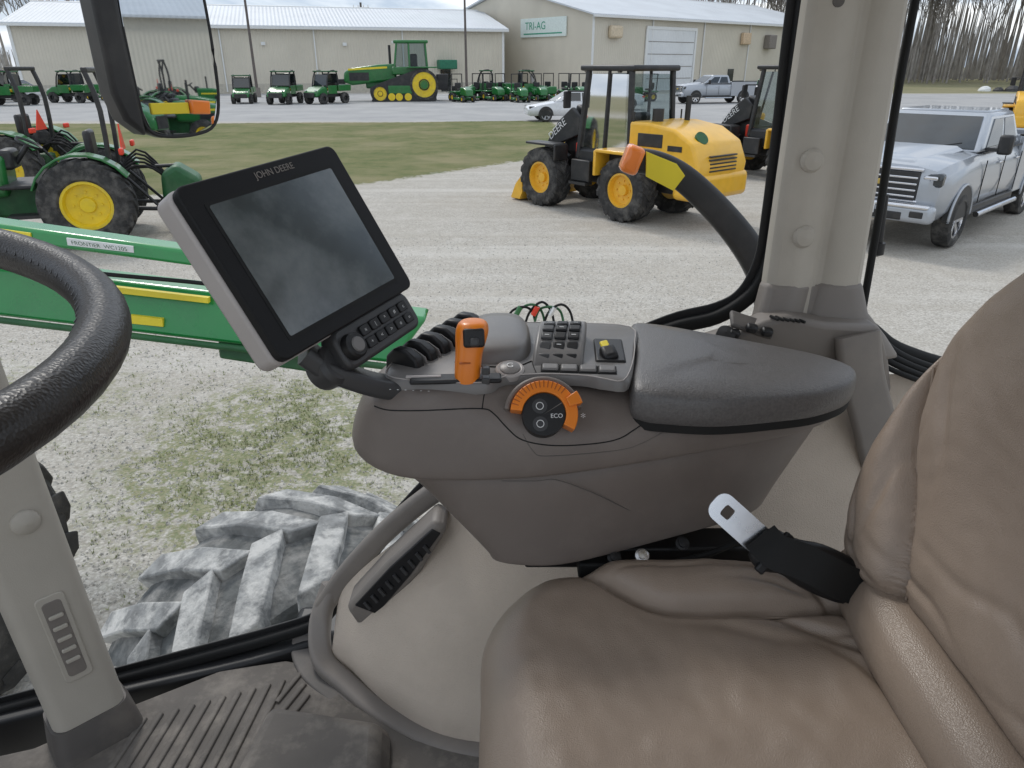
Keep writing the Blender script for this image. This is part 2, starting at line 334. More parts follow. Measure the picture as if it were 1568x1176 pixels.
prism('screen_recess',rrect(23.4,18.9,.4),lambda u,v,w:MF(u,v-.4,w),-.3,.05,BLACKM)
prism('screen',rrect(22.4,17.9,.3),lambda u,v,w:MF(u,v-.4,w),0,.09,SCR)
text('bezel_lettering','JOHN DEERE',1.25,MF(1.3,10.35,.04),mu,mv,TRIM,.02)
prism('button_pad',rrect(17.5,6.0,1.6),lambda u,v,w:MF(u+4.3,v-14.4,w),-4.2,-1.2,DGREY,bev=.5,seg=3)
lathe('menu_knob',MF(-2.2,-14.6,-1.2),mn,[(1.9,0),(1.8,1.1),(1.5,1.4),(0,1.4)],BLACK,24)
lathe('menu_knob_cap',MF(-2.2,-14.6,.2),mn,[(1.1,0),(1.0,.25),(0,.3)],CONS_L,20)
for r in range(2):
    for k in range(5):
        prism('pad_button',rrect(1.9,1.5,.3),lambda u,v,w,k=k,r=r:MF(u+1.4+k*2.3,v-13.5-r*1.9,w),-1.3,-.75,BLACK,bev=.12)
        text('pad_symbol','+<>o='[k] if r else 'x|^#c'[k],.8,MF(1.4+k*2.3,-13.5-r*1.9,-.73),mu,mv,WHITE_T)
sweep('mount_arm',[MF(-6,-12,-5.5),MF(-4,-16,-5),(-20.5,92.5,-41.4),(-17,94.5,-43),(-12,97,-44)],rrect(5.0,2.8,.9),DGREY,n=5)
lathe('mount_knuckle',MF(-4,-15.5,-6.5),mn,[(3.0,0),(3.0,3),(2.4,3.6),(0,3.6)],DGREY,24)
# ---- seat
begin_cab('operator_seat',(40,60,-75))
def ys(x): return 79.5+8.5*max(0,min(1.4,(24-x)/13))**2
def crease(x,y,x0,y0,ang,ln,wd,amp):
    c,s=math.cos(ang),math.sin(ang); u=(x-x0)*c+(y-y0)*s; v=-(x-x0)*s+(y-y0)*c
    v+=.6*math.sin(u*.35)
    return -amp*math.exp(-(u/ln)**2)*math.exp(-(v/wd)**2)
CR=[(46,80,2.6,7,.7,1.1),(43,84,2.9,6,.6,.9),(49,84,2.2,5,.6,1.1),(40,82,3.0,7,.6,.7),(50,76,2.4,8,.8,1.1),(45,74,2.75,9,.9,.8),(36,86,3.1,6,.5,.6),(53,70,2.0,7,.7,.9),(30,86,.1,5,.5,.45),(48,88,2.6,4,.5,.8),(41,77,2.9,8,.6,.7),(22,86,.15,6,.5,.4),(33,76,2.95,10,1.2,.5),(48,66,2.2,9,1.0,.7)]
def hc(x,y):
    z=0.
    z-=1.8*math.exp(-((x-26)/20)**2-((y-56)/18)**2)
    z-=1.5*sstep(6,-6,x)
    f=sstep(9,16,x)
    d=y-ys(x)
    if d>0: z+=f*3.8*(1-math.exp(-d/2.4))*sstep(64,52,x)
    z-=f*1.7*math.exp(-(d/.75)**2)
    for c in CR: z+=crease(x,y,*c)
    z+=.6*noise.noise(Vector((x*.09,y*.09,0)))+.16*noise.noise(Vector((x*.35,y*.3,4)))
    return z
pillow('seat_cushion',[(-3.8,80),(-4.2,68),(-3.8,50),(-3,36),(4,28),(20,26),(40,26),(54,27),(58,40),(58,60),(57,78),(53,86),(45,89.5),(34,90.5),(22,90.5),(12,90.5),(3,89)],(28,60),((0,0,-71.0),(1,0,0),(0,1,0),(0,0,1)),hc,6.5,15,LEATH,rings=120,N=340,ps=1.25)
box('seat_base',(32,58,-98),(46,50,22),BLACKM,2)
cyl('seat_pedestal',(32,58,-125),(32,58,-105),18,BLACKM)
tube('cushion_piping',[(x,ys(x),-71.0+hc(x,ys(x))+.3) for x in range(15,55,3)],.2,LEATH2,n=3,seg=6)
def bs(w): return 73.5+15.5*sstep(-4,36,w)+2*math.exp(-((w-16)/9)**2)
CB=[(84,4,1.2,6,.6,.8),(82,10,1.5,6,.6,.6),(80,-1,.5,5,.6,.8),(70,2,.1,9,.8,.5),(62,8,-.15,10,.9,.4),(85,18,1.4,6,.5,.5),(80,22,1.2,7,.9,.5)]
def hb(y,w):
    z=0; e=abs(y-58)+58; d=e-bs(w)
    if d>0: z+=4.4*(1-math.exp(-d/2.6))*sstep(38,20,w)
    z-=1.5*math.exp(-(d/.65)**2)*sstep(36,26,w)
    z-=1.5*math.exp(-((y-58)/14)**2-((w-22)/20)**2)
    z+=2*math.exp(-((w-3)/8)**2)*math.exp(-((y-58)/16)**2)
    for c in CB: z+=crease(e,w,*c)
    z+=.5*noise.noise(Vector((y*.1,w*.08,9)))+.12*noise.noise(Vector((y*.4,w*.4,5)))
    return z
rt=[(84.5,-4.5),(88.3,1),(89.4,8),(89.6,16),(89.3,24),(88,31),(84.5,37.5),(79.5,43.5),(75,50),(71,56),(64,59)]
ol=rt+[(116-a,b) for a,b in rt[::-1]]+[(44,-4),(58,-3.5),(72,-4)]
lean=Vector((.13,0,.9915)); BO=Vector((51.5,0,-62.3))
pillow('seat_backrest',ol,(58,22),(BO,(0,1,0),lean,(-.9915,0,.13)),hb,5.5,9,LEATH2,rings=100,N=320,ps=1.25)
tube('backrest_piping',[BO+Vector((0,1,0))*bs(w)+lean*w+Vector((-.9915,0,.13))*(hb(bs(w),w)+.3) for w in range(-4,28,3)],.2,LEATH,n=3,seg=6)
sweep('lumbar_roll',[(55,86,-70),(53,80,-69.5),(52,70,-69.3),(52,58,-69.3),(52,40,-69.3),(55,30,-70)],circ(6.2,16,5.2),LEATH,n=5)
box('backrest_shell',(66,58,-38),(5,54,62),BLACK,2.5,rot=(0,7,0),seg=3)
begin_cab('console_slide_mount',(22,93,-73))
box('slide_rail',(22,97,-73.5),(40,6,4),BLACK,.5)
box('slide_bracket',(14,92,-73),(7,4,3),BLACKM,.4)
for x,y,z in((16,90.5,-70.6),(20.5,91.2,-70.8),(27,92.5,-69.5)):
    lathe('bolt',(x,y,z),(0,-.6,.8),[(1.1,0),(1.1,.5),(.7,.6),(.7,1.0),(0,1.1)],STEEL if x==20.5 else BLACK,18)
tube('cable',[(10,92,-72),(18,91,-73),(30,92,-71.5),(38,95,-70)],.5,BLACKM)
# ---- seat belt latch
begin_cab('seat_belt_buckle',(38,82,-62))
ta=Vector((29.4,84.3,-56.8)); tb=Vector((36.2,82,-62.4)); tx=(tb-ta).normalized(); tn=Vector((-.25,-.75,.6)); tn=(tn-tx*tn.dot(tx)).normalized(); ty=tn.cross(tx)
tf=lambda u,v,w:ta+tx*u+ty*v+tn*w
o_=rrect(10,4.2,1.6,6)
def plate_hole(name,outer,hole,f,h,m):
    vs=[f(u,v,0) for u,v in outer]+[f(u,v,0) for u,v in hole]+[f(u,v,h) for u,v in outer]+[f(u,v,h) for u,v in hole]
    n=len(outer); fs=[]
    for i in range(n):
        j=(i+1)%n
        fs+=[(i,j,n+j,n+i),(2*n+i,2*n+j,3*n+j,3*n+i),(i,j,2*n+j,2*n+i),(n+i,n+j,3*n+j,3*n+i)]
    obj(name,vs,fs,m,smooth=True,autosm=30)
plate_hole('steel_tongue',[(u+3.6,v) for u,v in o_],[(u*.16+1.2,v*.42) for u,v in o_],tf,.35,STEEL)
hp=[tf(6.6,0,.2),tf(8.5,0,.3),tf(10.5,0,.2),Vector((39.5,81,-62.9)),Vector((41,80.8,-63.6)),Vector((44.5,80.2,-65.3)),Vector((48,79.9,-67)),Vector((50.5,79.8,-68.5))]
hw=[(2.3,.9),(3.2,1.5),(3.4,1.8),(2.9,1.5),(3.6,2.0),(3.8,2.2),(3.5,2.0),(2.6,1.2)]
hd=[[p+ty*a*w+tn*b*h for a,b in[(1,.4),(.6,1),(-.6,1),(-1,.4),(-1,-.4),(-.6,-1),(.6,-1),(1,-.4)]] for p,(w,h) in zip(hp,hw)]
loft('latch_housing',hd,BLACK,sub=1)
sweep('webbing',[tf(6.5,.5,1.2),tf(9,.2,2.6),hp[3]+tn*2.6,hp[5]+tn*2.9,(53,80,-70),(56,80,-75)],[(-2.5,-.12),(2.5,-.12),(2.5,.12),(-2.5,.12)],BLACKM,n=4,up=tuple(tn))
box('latch_loop',tf(9.5,0,1.4),(1.4,7,1.0),BLACK,.3,ax=(tx,ty,tn))
# ---- steering wheel
begin_cab('steering_wheel',(-41.7,24.8,-9.4))
wc=Vector((-42.0,24.8,-9.5)); wn=Vector((.127,.025,.9916)).normalized(); _,wu,wv=perp(wn)
rimp=[wc+wu*23.3*math.cos(t)+wv*23.3*math.sin(t) for t in [2*math.pi*i/72 for i in range(72)]]
sweep('rim',rimp,circ(1.30,18),WHEELM,up=tuple(wn),closed=True,n=1)
for i in range(150):
    t=2*math.pi*i/150; d=wu*math.cos(t)+wv*math.sin(t); tt=wu*-math.sin(t)+wv*math.cos(t)
    c=wc+d*(23.3-1.07)+wn*.65
    cyl('stitch',c-d*.18-tt*.2-wn*.22,c+d*.18+tt*.2+wn*.22,.06,DGREY,5)
lathe('hub',wc-wn*5,wn,[(8,0),(8,2),(6.5,3.2),(0,3.6)],BLACK,32)
for a in (-4,126,236):
    t=R_(a); d=Vector((math.cos(t),math.sin(t),0)); d=(d-wn*d.dot(wn)).normalized()
    sweep('spoke',[wc-wn*3.6+d*6,wc-wn*3+d*14,wc-wn*.8+d*20.5,wc+d*22.6],rrect(5.5,1.6,.7),BLACK,up=tuple(wn),n=4)
begin_cab('steering_column',(-46,30,-40))
cyl('column',(-56,45,-110),(-42.5,25.5,-15),5,BLACK)
box('dash_binnacle',(-84,72,-22),(26,22,24),BLACK,4,rot=(0,0,35),seg=3)
# ---- front right post
begin_cab('cab_front_post',(-86,104,-60))
pw=Vector((.72,.69,0)); pd=Vector((.69,-.72,0))
def post(z,cx,cy,w=13.0,d=9): return [Vector((cx,cy,z))+pw*a+pd*b for a,b in rrect(w,d,2.6,5)]
loft('post',[post(-125,-85.5,104),post(-60,-88.2,103.5),post(20,-91.5,103),post(40,-92,103)],PILL,autosm=60)
loft('boot',[post(-126,-85.5,104,16.5,12),post(-122,-85.6,104,15.5,11.4),post(-117.5,-86,104,13.8,10)],TRIMD,autosm=60)
def onpost(t,z,h=0): 
    k=(z+125)/65; cx=-85.5-2.7*k
    return Vector((cx,104-.5*k,z))+pw*t+pd*(4.5+h)
lathe('post_cap',onpost(1.5,-71.5,0),pd,[(2.3,0),(2.2,.6),(1.6,1.1),(0,1.3)],PILL,24)
PF=lambda u,v,w:onpost(u,v,w)
prism('grab_slot_frame',[(a+.6,b-97) for a,b in rrect(4.8,20,1.0)],PF,-.1,.35,PILL,bev=.2)
prism('grab_slot',[(a+.6,b-97) for a,b in rrect(3.2,17.5,.8)],PF,.2,.42,TRIM,bev=.1)
for i in range(5): prism('slot_rib',[(a+.6,b-91.5-i*2.6) for a,b in rrect(2.4,.8,.3)],PF,.4,.9,PILL,bev=.15)
box('door_frame',(-106,90,-70),(9,14,150),BLACK,2,rot=(0,0,40))
# ---- rear right pillar
begin_cab('cab_rear_pillar',(55,125,-10))
def pil(z,x0,x1,yo=0):
    pl=[(x0,127.5),(x0+.5,124.5),(x0+4.5,123.4),(x0+8,124.8),(x0+9.5,126.3),(x0+11,124.6),(x1-4,124.2),(x1-.6,125.4),(x1,129),(x1-4,135),(x0+3,134)]
    return [(a,b+yo,z) for a,b in pl]
loft('pillar',[pil(-48,46.4,65.2),pil(-36,46.1,64.4),pil(-10,45.9,63.4),pil(12,45.8,62.6),pil(42,45.6,62)],PILL,bev=1.2,autosm=50)
for z,x in((-14.6,50.2),(-27.4,51)):
    lathe('pillar_cap',(x,123.9,z),(0.05,-1,0),[(2.0,0),(1.95,.5),(1.5,1.0),(0,1.25)],PILL,24)
lathe('pillar_top_screw',(50.2,123.9,9),(0,-1,0),[(1.0,0),(.9,.4),(0,.5)],TRIMD,16)
loft('pillar_flare',[pil(-36,45.9,64.4,-.2),pil(-42,45,66.5,-.8),pil(-46,44,70,-2),pil(-50,43,73,-3)],TRIM,bev=1.0,autosm=60)
begin_cab('rear_side_trim',(55,124,-52))
tp=[(26,-49),(34,-46.6),(41,-44),(45,-41.6),(49,-40.5),(56,-42),(66,-42.6),(70,-50),(75,-62),(78,-75),(60,-75),(52,-66),(40,-58),(26,-55)]
prism('trim_panel',tp,lambda u,v,w:(u,w+(-48-v)*.25,v),121,127,TRIM,bev=1.2,seg=3)
box('switch_plate',(43,121,-42.7),(8,4,1),TRIMD,.4,rot=(25,18,0))
for i,(x,z) in enumerate(((39.5,-43.6),(42.5,-42.6),(45.3,-43.3))):
    box('rocker_switch',(x,118.9,z),(2.0,1.6,1.4),BLACK,.4,rot=(20,10,0))
for i in range(6): box('vent_slat',(46.5+i*.95,119.6,-40.9-.1*i),(.45,2.2,.5),BLACKM,.1,rot=(0,10,20))
lathe('trim_knob',(38,119,-44.2),(0,-.5,.85),[(1.7,0),(1.6,1.2),(0,1.4)],BLACK,18)
sweep('trim_ridge',[(62,120,-44),(64,119,-52),(68,118,-62),(72,116,-74)],rrect(8,2.4,1.1),TRIM,n=4,up=(0,-1,.2))
begin_cab('rear_window_cables',(74,128,-50))
for i in range(4):
    tube('cable',[(65.5,128-i,-42-i*.8),(70-i*.6,127-i,-47.5-i),(77,127-i*1.5,-52-i*.8),(90,126,-56-i)],.8-.1*i,BLACKM)
tube('lower_seal',[(65,131,-43),(70,131,-47),(78,131,-52),(95,131,-56),(130,131,-57)],1.5,BLACKM)
begin_cab('gas_strut',(69,135,-15))
cyl('strut_rod',(66.6,135,22),(69.2,135,-22),.5,BLACK)
cyl('strut_body',(69.2,135,-22),(70,135,-31),.9,BLACK)
lathe('strut_end',(70.0,135,-31),(0.03,0,-1),[(1.4,0),(1.4,2.2),(.6,2.6),(0,2.8)],BLACK,14)
tube('seal_strip',[(66.0,131.5,38),(66.0,131.5,0),(67.3,131.5,-25),(68,131.5,-43)],.7,BLACKM)
begin_cab('side_window_frame',(0,130,-60))
wp=[(47.3,130,45),(47.3,130,9.6),(47.9,130,-10.4),(48.2,130,-25),(48.0,130,-33),(45.6,130,-39.5),(39.5,130,-44.2),(30,130,-46.9),(15,130,-54.4),(-3.2,130,-67.6),(-20.4,130,-85.9),(-33.1,130,-102.5),(-41,129.5,-114.5),(-46,129,-119.5),(-56,127,-122),(-66,124,-123),(-88,117,-124.6),(-120,106,-126)]
sweep('rubber_seal',wp,rrect(2.6,2.6,.8),BLACKM,up=(0,1,0),n=5)
wp2=[(x-(1.4 if z>-40 else 0),y+.8,z+(1.4 if z<=-40 else 0)) for x,y,z in wp]
sweep('glass_frit',wp2,rrect(2.6,.5,.2),BLACK,up=(0,1,0),n=5)
# ---- lower beige panel
begin_cab('lower_side_panel',(0,120,-100))
U=spline([(-40,127.5,-113),(-37.5,127,-107),(-29.6,127,-98.5),(-13.2,127,-85),(2,127,-76),(20,127,-66),(45,126,-57),(75,125,-54),(100,124,-54)],6)
Lw=spline([(-41,122,-122),(-35.7,119,-125),(-25.7,109.5,-125.5),(-13.9,102.5,-125.5),(2,100,-125.5),(20,99,-125.5),(45,99,-125.5),(75,99,-125.5),(100,99,-125.5)],6)
vs=[];fs=[];K=18
for i,(a,b) in enumerate(zip(U,Lw)):
    for k in range(K+1):
        t=k/K; p=a.lerp(b,t); p.y-=4.5*math.sin(math.pi*t)*min(1,i/8); vs.append(p)
for i in range(len(U)-1):
    for k in range(K): j=i*(K+1)+k; fs.append((j,j+1,j+K+2,j+K+1))
obj('beige_panel',vs,fs,BEIGE,smooth=True)
sweep('panel_trim_lower',[(-41.5,129.5,-109),(-44,126.5,-116.5),(-42.8,121,-122.5),(-37,116.5,-125),(-27,108.5,-126),(-14,101.8,-126.3),(3,99,-126.3),(40,98,-126.3)],rrect(5.0,3.2,1.3,5),TRIM,n=6)
sweep('panel_trim_outer',[(-49,128,-122.5),(-48.5,124.5,-124.5),(-44.5,118.8,-125.2),(-36,112.0,-125.8),(-25,104.5,-126),(-12,98.3,-126),(5,96,-126)],rrect(5.0,1.4,.6,5),TRIMD,n=6)
sweep('panel_trim_upper',[(-43.5,128.5,-114),(-36,128.5,-103),(-25,128.5,-90.5),(-12,128.5,-79.5),(4,128.5,-69),(25,128,-58.5),(48,127.5,-52)],rrect(4.6,3,1.3),TRIM,n=6,up=(0,1,0))
gp=lambda t,s:(Vector((-33.3,0,-107.5)).lerp(Vector((-13.7,0,-86)),t)+Vector((.72,0,-.62)).normalized()*s)
fr=[gp(-.02,-2.6),gp(.5,-3.4),gp(1.02,-3.0),gp(1.03,.2),gp(.6,3.4),gp(.05,4.6),gp(-.1,2.6)]
def flat(name,pts,y0,y1,m,bev): prism(name,[(p.x,p.z) for p in pts],XZ,y0,y1,m,bev)
flat('handle_recess_frame',fr,118.8,126.5,TRIM,1.2)
flat('handle_recess',[gp(.06,-1.8),gp(.5,-2.5),gp(.96,-2.2),gp(.97,-.2),gp(.55,1.9),gp(.1,3.2)],118.5,119.2,BLACK,.2)
for i in range(9):
    a=gp(.14+i*.085,-.9); b=gp(.14+i*.085-.02,1.0)
    cyl('recess_rib',(a.x,118.2,a.z),(b.x,118.2,b.z),.4,DGREY,8)
# ---- floor
begin_cab('cab_floor_mat',(-30,90,-125))
FM=mat('rubber_floor_mat',(.115,.102,.09),.75,var=.15,vs=9,bump=.35,bs=260,dirt=(.27,.24,.205),dirtamt=.6,ds=13)
fp=[(-96,100),(-80.5,111),(-66,120),(-52,123),(-44,121),(-36,112),(-20,102),(10,98),(60,98),(60,20),(-130,20),(-130,90)]
prism('mat',fp,XY,-130,-125,FM,.4)
for i in range(10):
    x=-77+i*2.9; y1=107+i*1.1
    sweep('mat_rib',[(x-2,y1-24,-124.9),(x,y1,-124.9)],rrect(1.3,.9,.35),FM,n=1)
for i in range(3):
    sweep('mat_border',[(-47.5+i*1.6,119-i*3.0,-124.9),(-50.5+i*1.6,111-i*3.0,-124.9)],rrect(1.2,.9,.35),FM,n=1)
loft('raised_pedal_block',[[(-51,107,-125),(-24,103,-125),(-20,70,-125),(-55,70,-125)],[(-49,105,-118.5),(-26.5,101,-118.5),(-22.5,70,-118.5),(-53,70,-118.5)]],FM,bev=1.8)
begin_cab('door_sill',(-60,118,-132))
sweep('sill',[(-130,101,-131),(-88,115.5,-130),(-60,124,-129),(-44,129,-127)],rrect(5,10,1),BLACK,n=3)
# ---- unseen roof shading seat and console; front opening added to let skylight in
begin_cab('cab_roof',(20,60,42))
box('roof_liner',(40,55,45),(120,160,7),PILL,2)
box('roof_front_rail',(-112,55,45),(14,160,7),PILL,2)
for y in(-18,128): box('roof_side_rail',(-62,y,45),(84,14,7),PILL,2)
# ---- outside arm lamp and mirror
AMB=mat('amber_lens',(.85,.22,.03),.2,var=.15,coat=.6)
begin_cab('marker_lamp_arm',(48,190,-35))
sweep('arm',[(31,190,-22.3),(37,190,-23.2),(44,190,-26.5),(53,190,-33.8),(62,190,-43),(69,190,-53),(74,190,-66)],rrect(7.6,5,1.6),BLKPT,up=(0,1,0),n=5,scale=lambda t:.78+.35*t)
prism('reflective_strip',[(33.8,-19.9),(41.8,-22.9),(44.2,-25.8),(41.6,-29.6),(34.2,-26.0)],XZ,187.1,187.6,YEL,.1)
box('orange_lamp',(30.6,189,-22.0),(4.6,6,7.0),AMB,1.2,rot=(0,20,0),seg=3)
begin_cab('side_mirror',(-87,190,5))
mnn=Vector((.80,-.60,-.0)).normalized(); mx=Vector((.6,.8,0)); my=Vector((0,0,1))
MG=lambda u,v,w:Vector((-83.5,190,8))+mx*u*.85+my*v+mnn*w
MIR=mat('mirror_glass',(.62,.66,.70),.015,1,var=.01,rvar=0)
og=[(-10.5,32),(-11.5,0),(-11,-18),(-9.5,-22.5),(-5,-24),(4,-24),(10.5,-22),(13.3,-15),(13.8,0),(12.6,20),(11.5,32)]
prism('mirror_plate',og,MG,0,.4,MIR,bev=.1)
prism('mirror_housing',[(a*1.05-.4,b*1.02-.2) for a,b in og],MG,-6,-.1,BLKPT,bev=1.5,seg=3)
tube('mirror_rim',[MG(a*1.02,b*1.01,.3) for a,b in og[1:-1]],.42,BLACK,n=4,seg=8)
prism('mirror_housing_edge',[(-18.5,34),(-18.5,-14),(-16.5,-20),(-11,-24),(-11.8,0),(-10.8,34)],MG,-6,1.2,BLKPT,bev=1.2,seg=3)
prism('reflected_lamp_image',[(3.2,-19.3),(9.0,-19.6),(9.4,-16.4),(3.2,-15.9)],MG,.4,2.0,AMB,bev=.4,seg=3)  # added amber block standing in for the arm lamp's reflection in the glass
prism('reflected_strip_image',[(-8.5,-19.0),(3.0,-19.2),(3.0,-16.6),(-8.5,-16.4)],MG,.4,1.0,YEL,bev=.2)  # yellow strip's reflection, likewise added as a solid piece on the glass
# ================================================================ WHEELS
def wheel(c,r,w,rr,rim,side=1,lugs=0,tyre=None,lugm=None,spokes=0,ax=(0,1,0),rimd=.25,seg=32,lh=None,lw=.52):
    tyre=tyre or TYRE; a=Vector(ax)*side; h=w/2; c=Vector(c)
    prof=[(rr,-h*.75),(rr*1.12,-h*.98),(r*.86,-h),(r*.965,-h*.86),(r,-h*.6),(r,h*.6),(r*.965,h*.86),(r*.86,h),(rr*1.12,h*.98),(rr,h*.75)]
    vs=[];A,u,v=perp(a)
    lathe('tyre',c,a,prof,tyre,seg,cap=False)
    lathe('rim',c,a,[(rr*1.02,-h*.7),(rr*1.03,h*.8),(rr*.92,h*.82),(rr*.84,h*rimd),(rr*.35,h*(rimd-.05)),(rr*.3,h*max(.3,rimd+.2)),(0,h*max(.32,rimd+.22))],rim if not spokes else BLKPT,seg)
    if spokes:
        lathe('rim_lip',c,a,[(rr*1.03,h*.7),(rr*1.03,h*.84),(rr*.9,h*.84),(rr*.88,h*.6)],rim,seg,cap=False)
        lathe('hub_cap',c,a,[(rr*.28,h*.3),(rr*.25,h*.68),(0,h*.72)],rim,16)
        for i in range(spokes):
            t=2*math.pi*i/spokes; d=u*math.cos(t)+v*math.sin(t); e=A.cross(d)
            p0=c+d*rr*.2+a*h*.62; p1=c+d*rr*.95+a*h*.76
            q=rr*.13
            vv=[p0-e*q,p0+e*q,p1+e*q*1.2,p1-e*q*1.2]; vv+=[x-a*h*.25 for x in vv]
            obj('spoke',vv,BF,rim,bev=.004)
    elif rr>.12:
        for i in range(8):
            t=2*math.pi*i/8; d=u*math.cos(t)+v*math.sin(t)
            lathe('wheel_nut',c+d*rr*.55+a*h*rimd,a,[(rr*.05,-.01),(rr*.05,rr*.06),(0,rr*.06)],rim,6,smooth=False)
    if lugs:
        vs=[];fs=[];lh=lh or r*.045; tw=math.pi/lugs*lw
        for i in range(lugs):
            for sd in(-1,1):
                t0=2*math.pi*(i+(.5 if sd>0 else 0))/lugs; t1=t0+2*math.pi/lugs*.95
                b=len(vs)
                for k,(hh,t,rad) in enumerate(((-.06*sd,t0,r),(.45*sd,(t0+t1)/2-.01,r),(.93*sd,t1,r*.97),(1.0*sd,t1+.02,r*.9))):
                    for dt,dr in((-tw,-.03*r),(-tw*.8,lh),(tw*.8,lh),(tw,-.03*r)):
                        d=u*math.cos(t+dt)+v*math.sin(t+dt); vs.append(c+d*(rad+dr)+A*(hh*h))
                for k in range(3):
                    for q in range(4): fs.append((b+k*4+q,b+k*4+(q+1)%4,b+k*4+4+(q+1)%4,b+k*4+4+q))
                fs.append((b,b+1,b+2,b+3)); fs.append((b+12,b+13,b+14,b+15))
        obj('tread_lugs',vs,fs,lugm or tyre,bev=r*.010 if r>.6 and lh>.03 else 0)
begin('front_tractor_tyre',(-.70,1.83,.645),R_(40))
wheel((0,0,0),.645,.58,.36,YELP,-1,lugs=19,tyre=TYREC,lugm=TYREL,seg=64,lh=.042,lw=.58)
begin('side_fender_frame',(-.8,1.4,1.1))
tube('green_step_frame',[(-.35,-.15,.0),(-.1,-.08,.05),(.2,.0,.03),(.28,.1,-.2)],.045,GREEND)
box('step_block',(.32,.06,.13),(.2,.12,.16),BLKPT,.02)
box('frame_plate',(-.1,.05,-.12),(.6,.1,.14),GREEND,.03)
begin('tractor_front_wheel',(-2.58,2.25,.72),R_(60)); wheel((0,0,0),.72,.4,.38,BLKPT,-1,lugs=20,seg=48)
# ================================================================ GREEN BEAM
begin('green_implement_beam',(0,0,EYE))
def beam(name,p0,p1,p2,p3,th,m,bev=.02):
    q=[Vector(p) for p in(p0,p1,p2,p3)]; d=Vector((0,th,0))
    obj(name,q+[p+d for p in q],BF,m,bev=bev)
GB=mat('green_beam_paint',(.012,.235,.05),.28,var=.05,coat=.5,dirt=(.06,.24,.09),dirtamt=.3,ds=2.5)
beam('upper_beam',(-3.6,4.03,-.72),(-1.82,3.955,-.955),(-1.80,3.93,-1.04),(-3.6,4.0,-.81),.16,GB)
beam('main_beam',(-3.6,4.15,-1.03),(-.50,3.99,-1.37),(-.70,3.88,-1.62),(-3.6,4.02,-1.30),.22,GB,.03)
beam('white_decal',(-2.5,3.968,-.885),(-2.13,3.955,-.93),(-2.13,3.95,-.965),(-2.5,3.963,-.925),.02,WHITE_T,0)
text('decal_lettering','FRONTIER  WC1205',.035,(-2.31,3.94,-.925),(1,-.03,-.12),(0,-.3,1),GREEND)
beam('yellow_stripe',(-2.62,4.04,-1.155),(-1.78,4.0,-1.245),(-1.78,3.99,-1.275),(-2.62,4.03,-1.19),.03,YEL,0)
beam('yellow_label',(-2.25,3.985,-1.345),(-2.06,3.97,-1.365),(-2.06,3.96,-1.41),(-2.25,3.975,-1.395),.03,YEL,0)
beam('yellow_label_b',(-3.0,3.985,-.82),(-2.7,3.975,-.86),(-2.7,3.965,-.89),(-3.0,3.98,-.85),.03,YEL,0)
beam('lower_rail',(-1.75,3.95,-1.49),(-.9,3.9,-1.6),(-.9,3.87,-1.72),(-1.75,3.92,-1.6),.12,GREEND)
tube('weld_lip',[(-3.6,4.0,-1.31),(-2.2,3.93,-1.46),(-.72,3.87,-1.63)],.02,GREEND)
tube('beam_hose',[(-3.4,3.99,-.98),(-2.4,3.95,-1.08),(-1.6,3.93,-1.16),(-1.0,3.9,-1.3)],.012,BLACKM)
for i in range(4): lathe('beam_bolt',(-1.62+i*.26,3.975-i*.008,-1.32-i*.03),(0,-1,.2),[(.018,0),(.018,.05),(0,.05)],STEEL,6)
begin('hydraulic_hoses',(.10,3.2,1.60))
for i in range(5):
    x=-.09+i*.045
    tube('hose',[(x-.05,0,-.14),(x-.02,.02,-.03+.012*(i%2)),(x+.04,.0,.01+.012*(i%3)),(x+.09,.03,-.03),(x+.11,0,-.14)],.006,GREEND if i%2 else BLACKM)
for i in range(3): cyl('coupler',(-.08+i*.08,0,-.03),(-.06+i*.08,0,.01),.013,[GREEN,REDP,STEEL][i],8)
box('manifold',(0,0,-.2),(.3,.12,.14),GREEND,.03); cyl('manifold_post',(0,.05,-1.6),(0,.05,-.2),.05,GREEND)
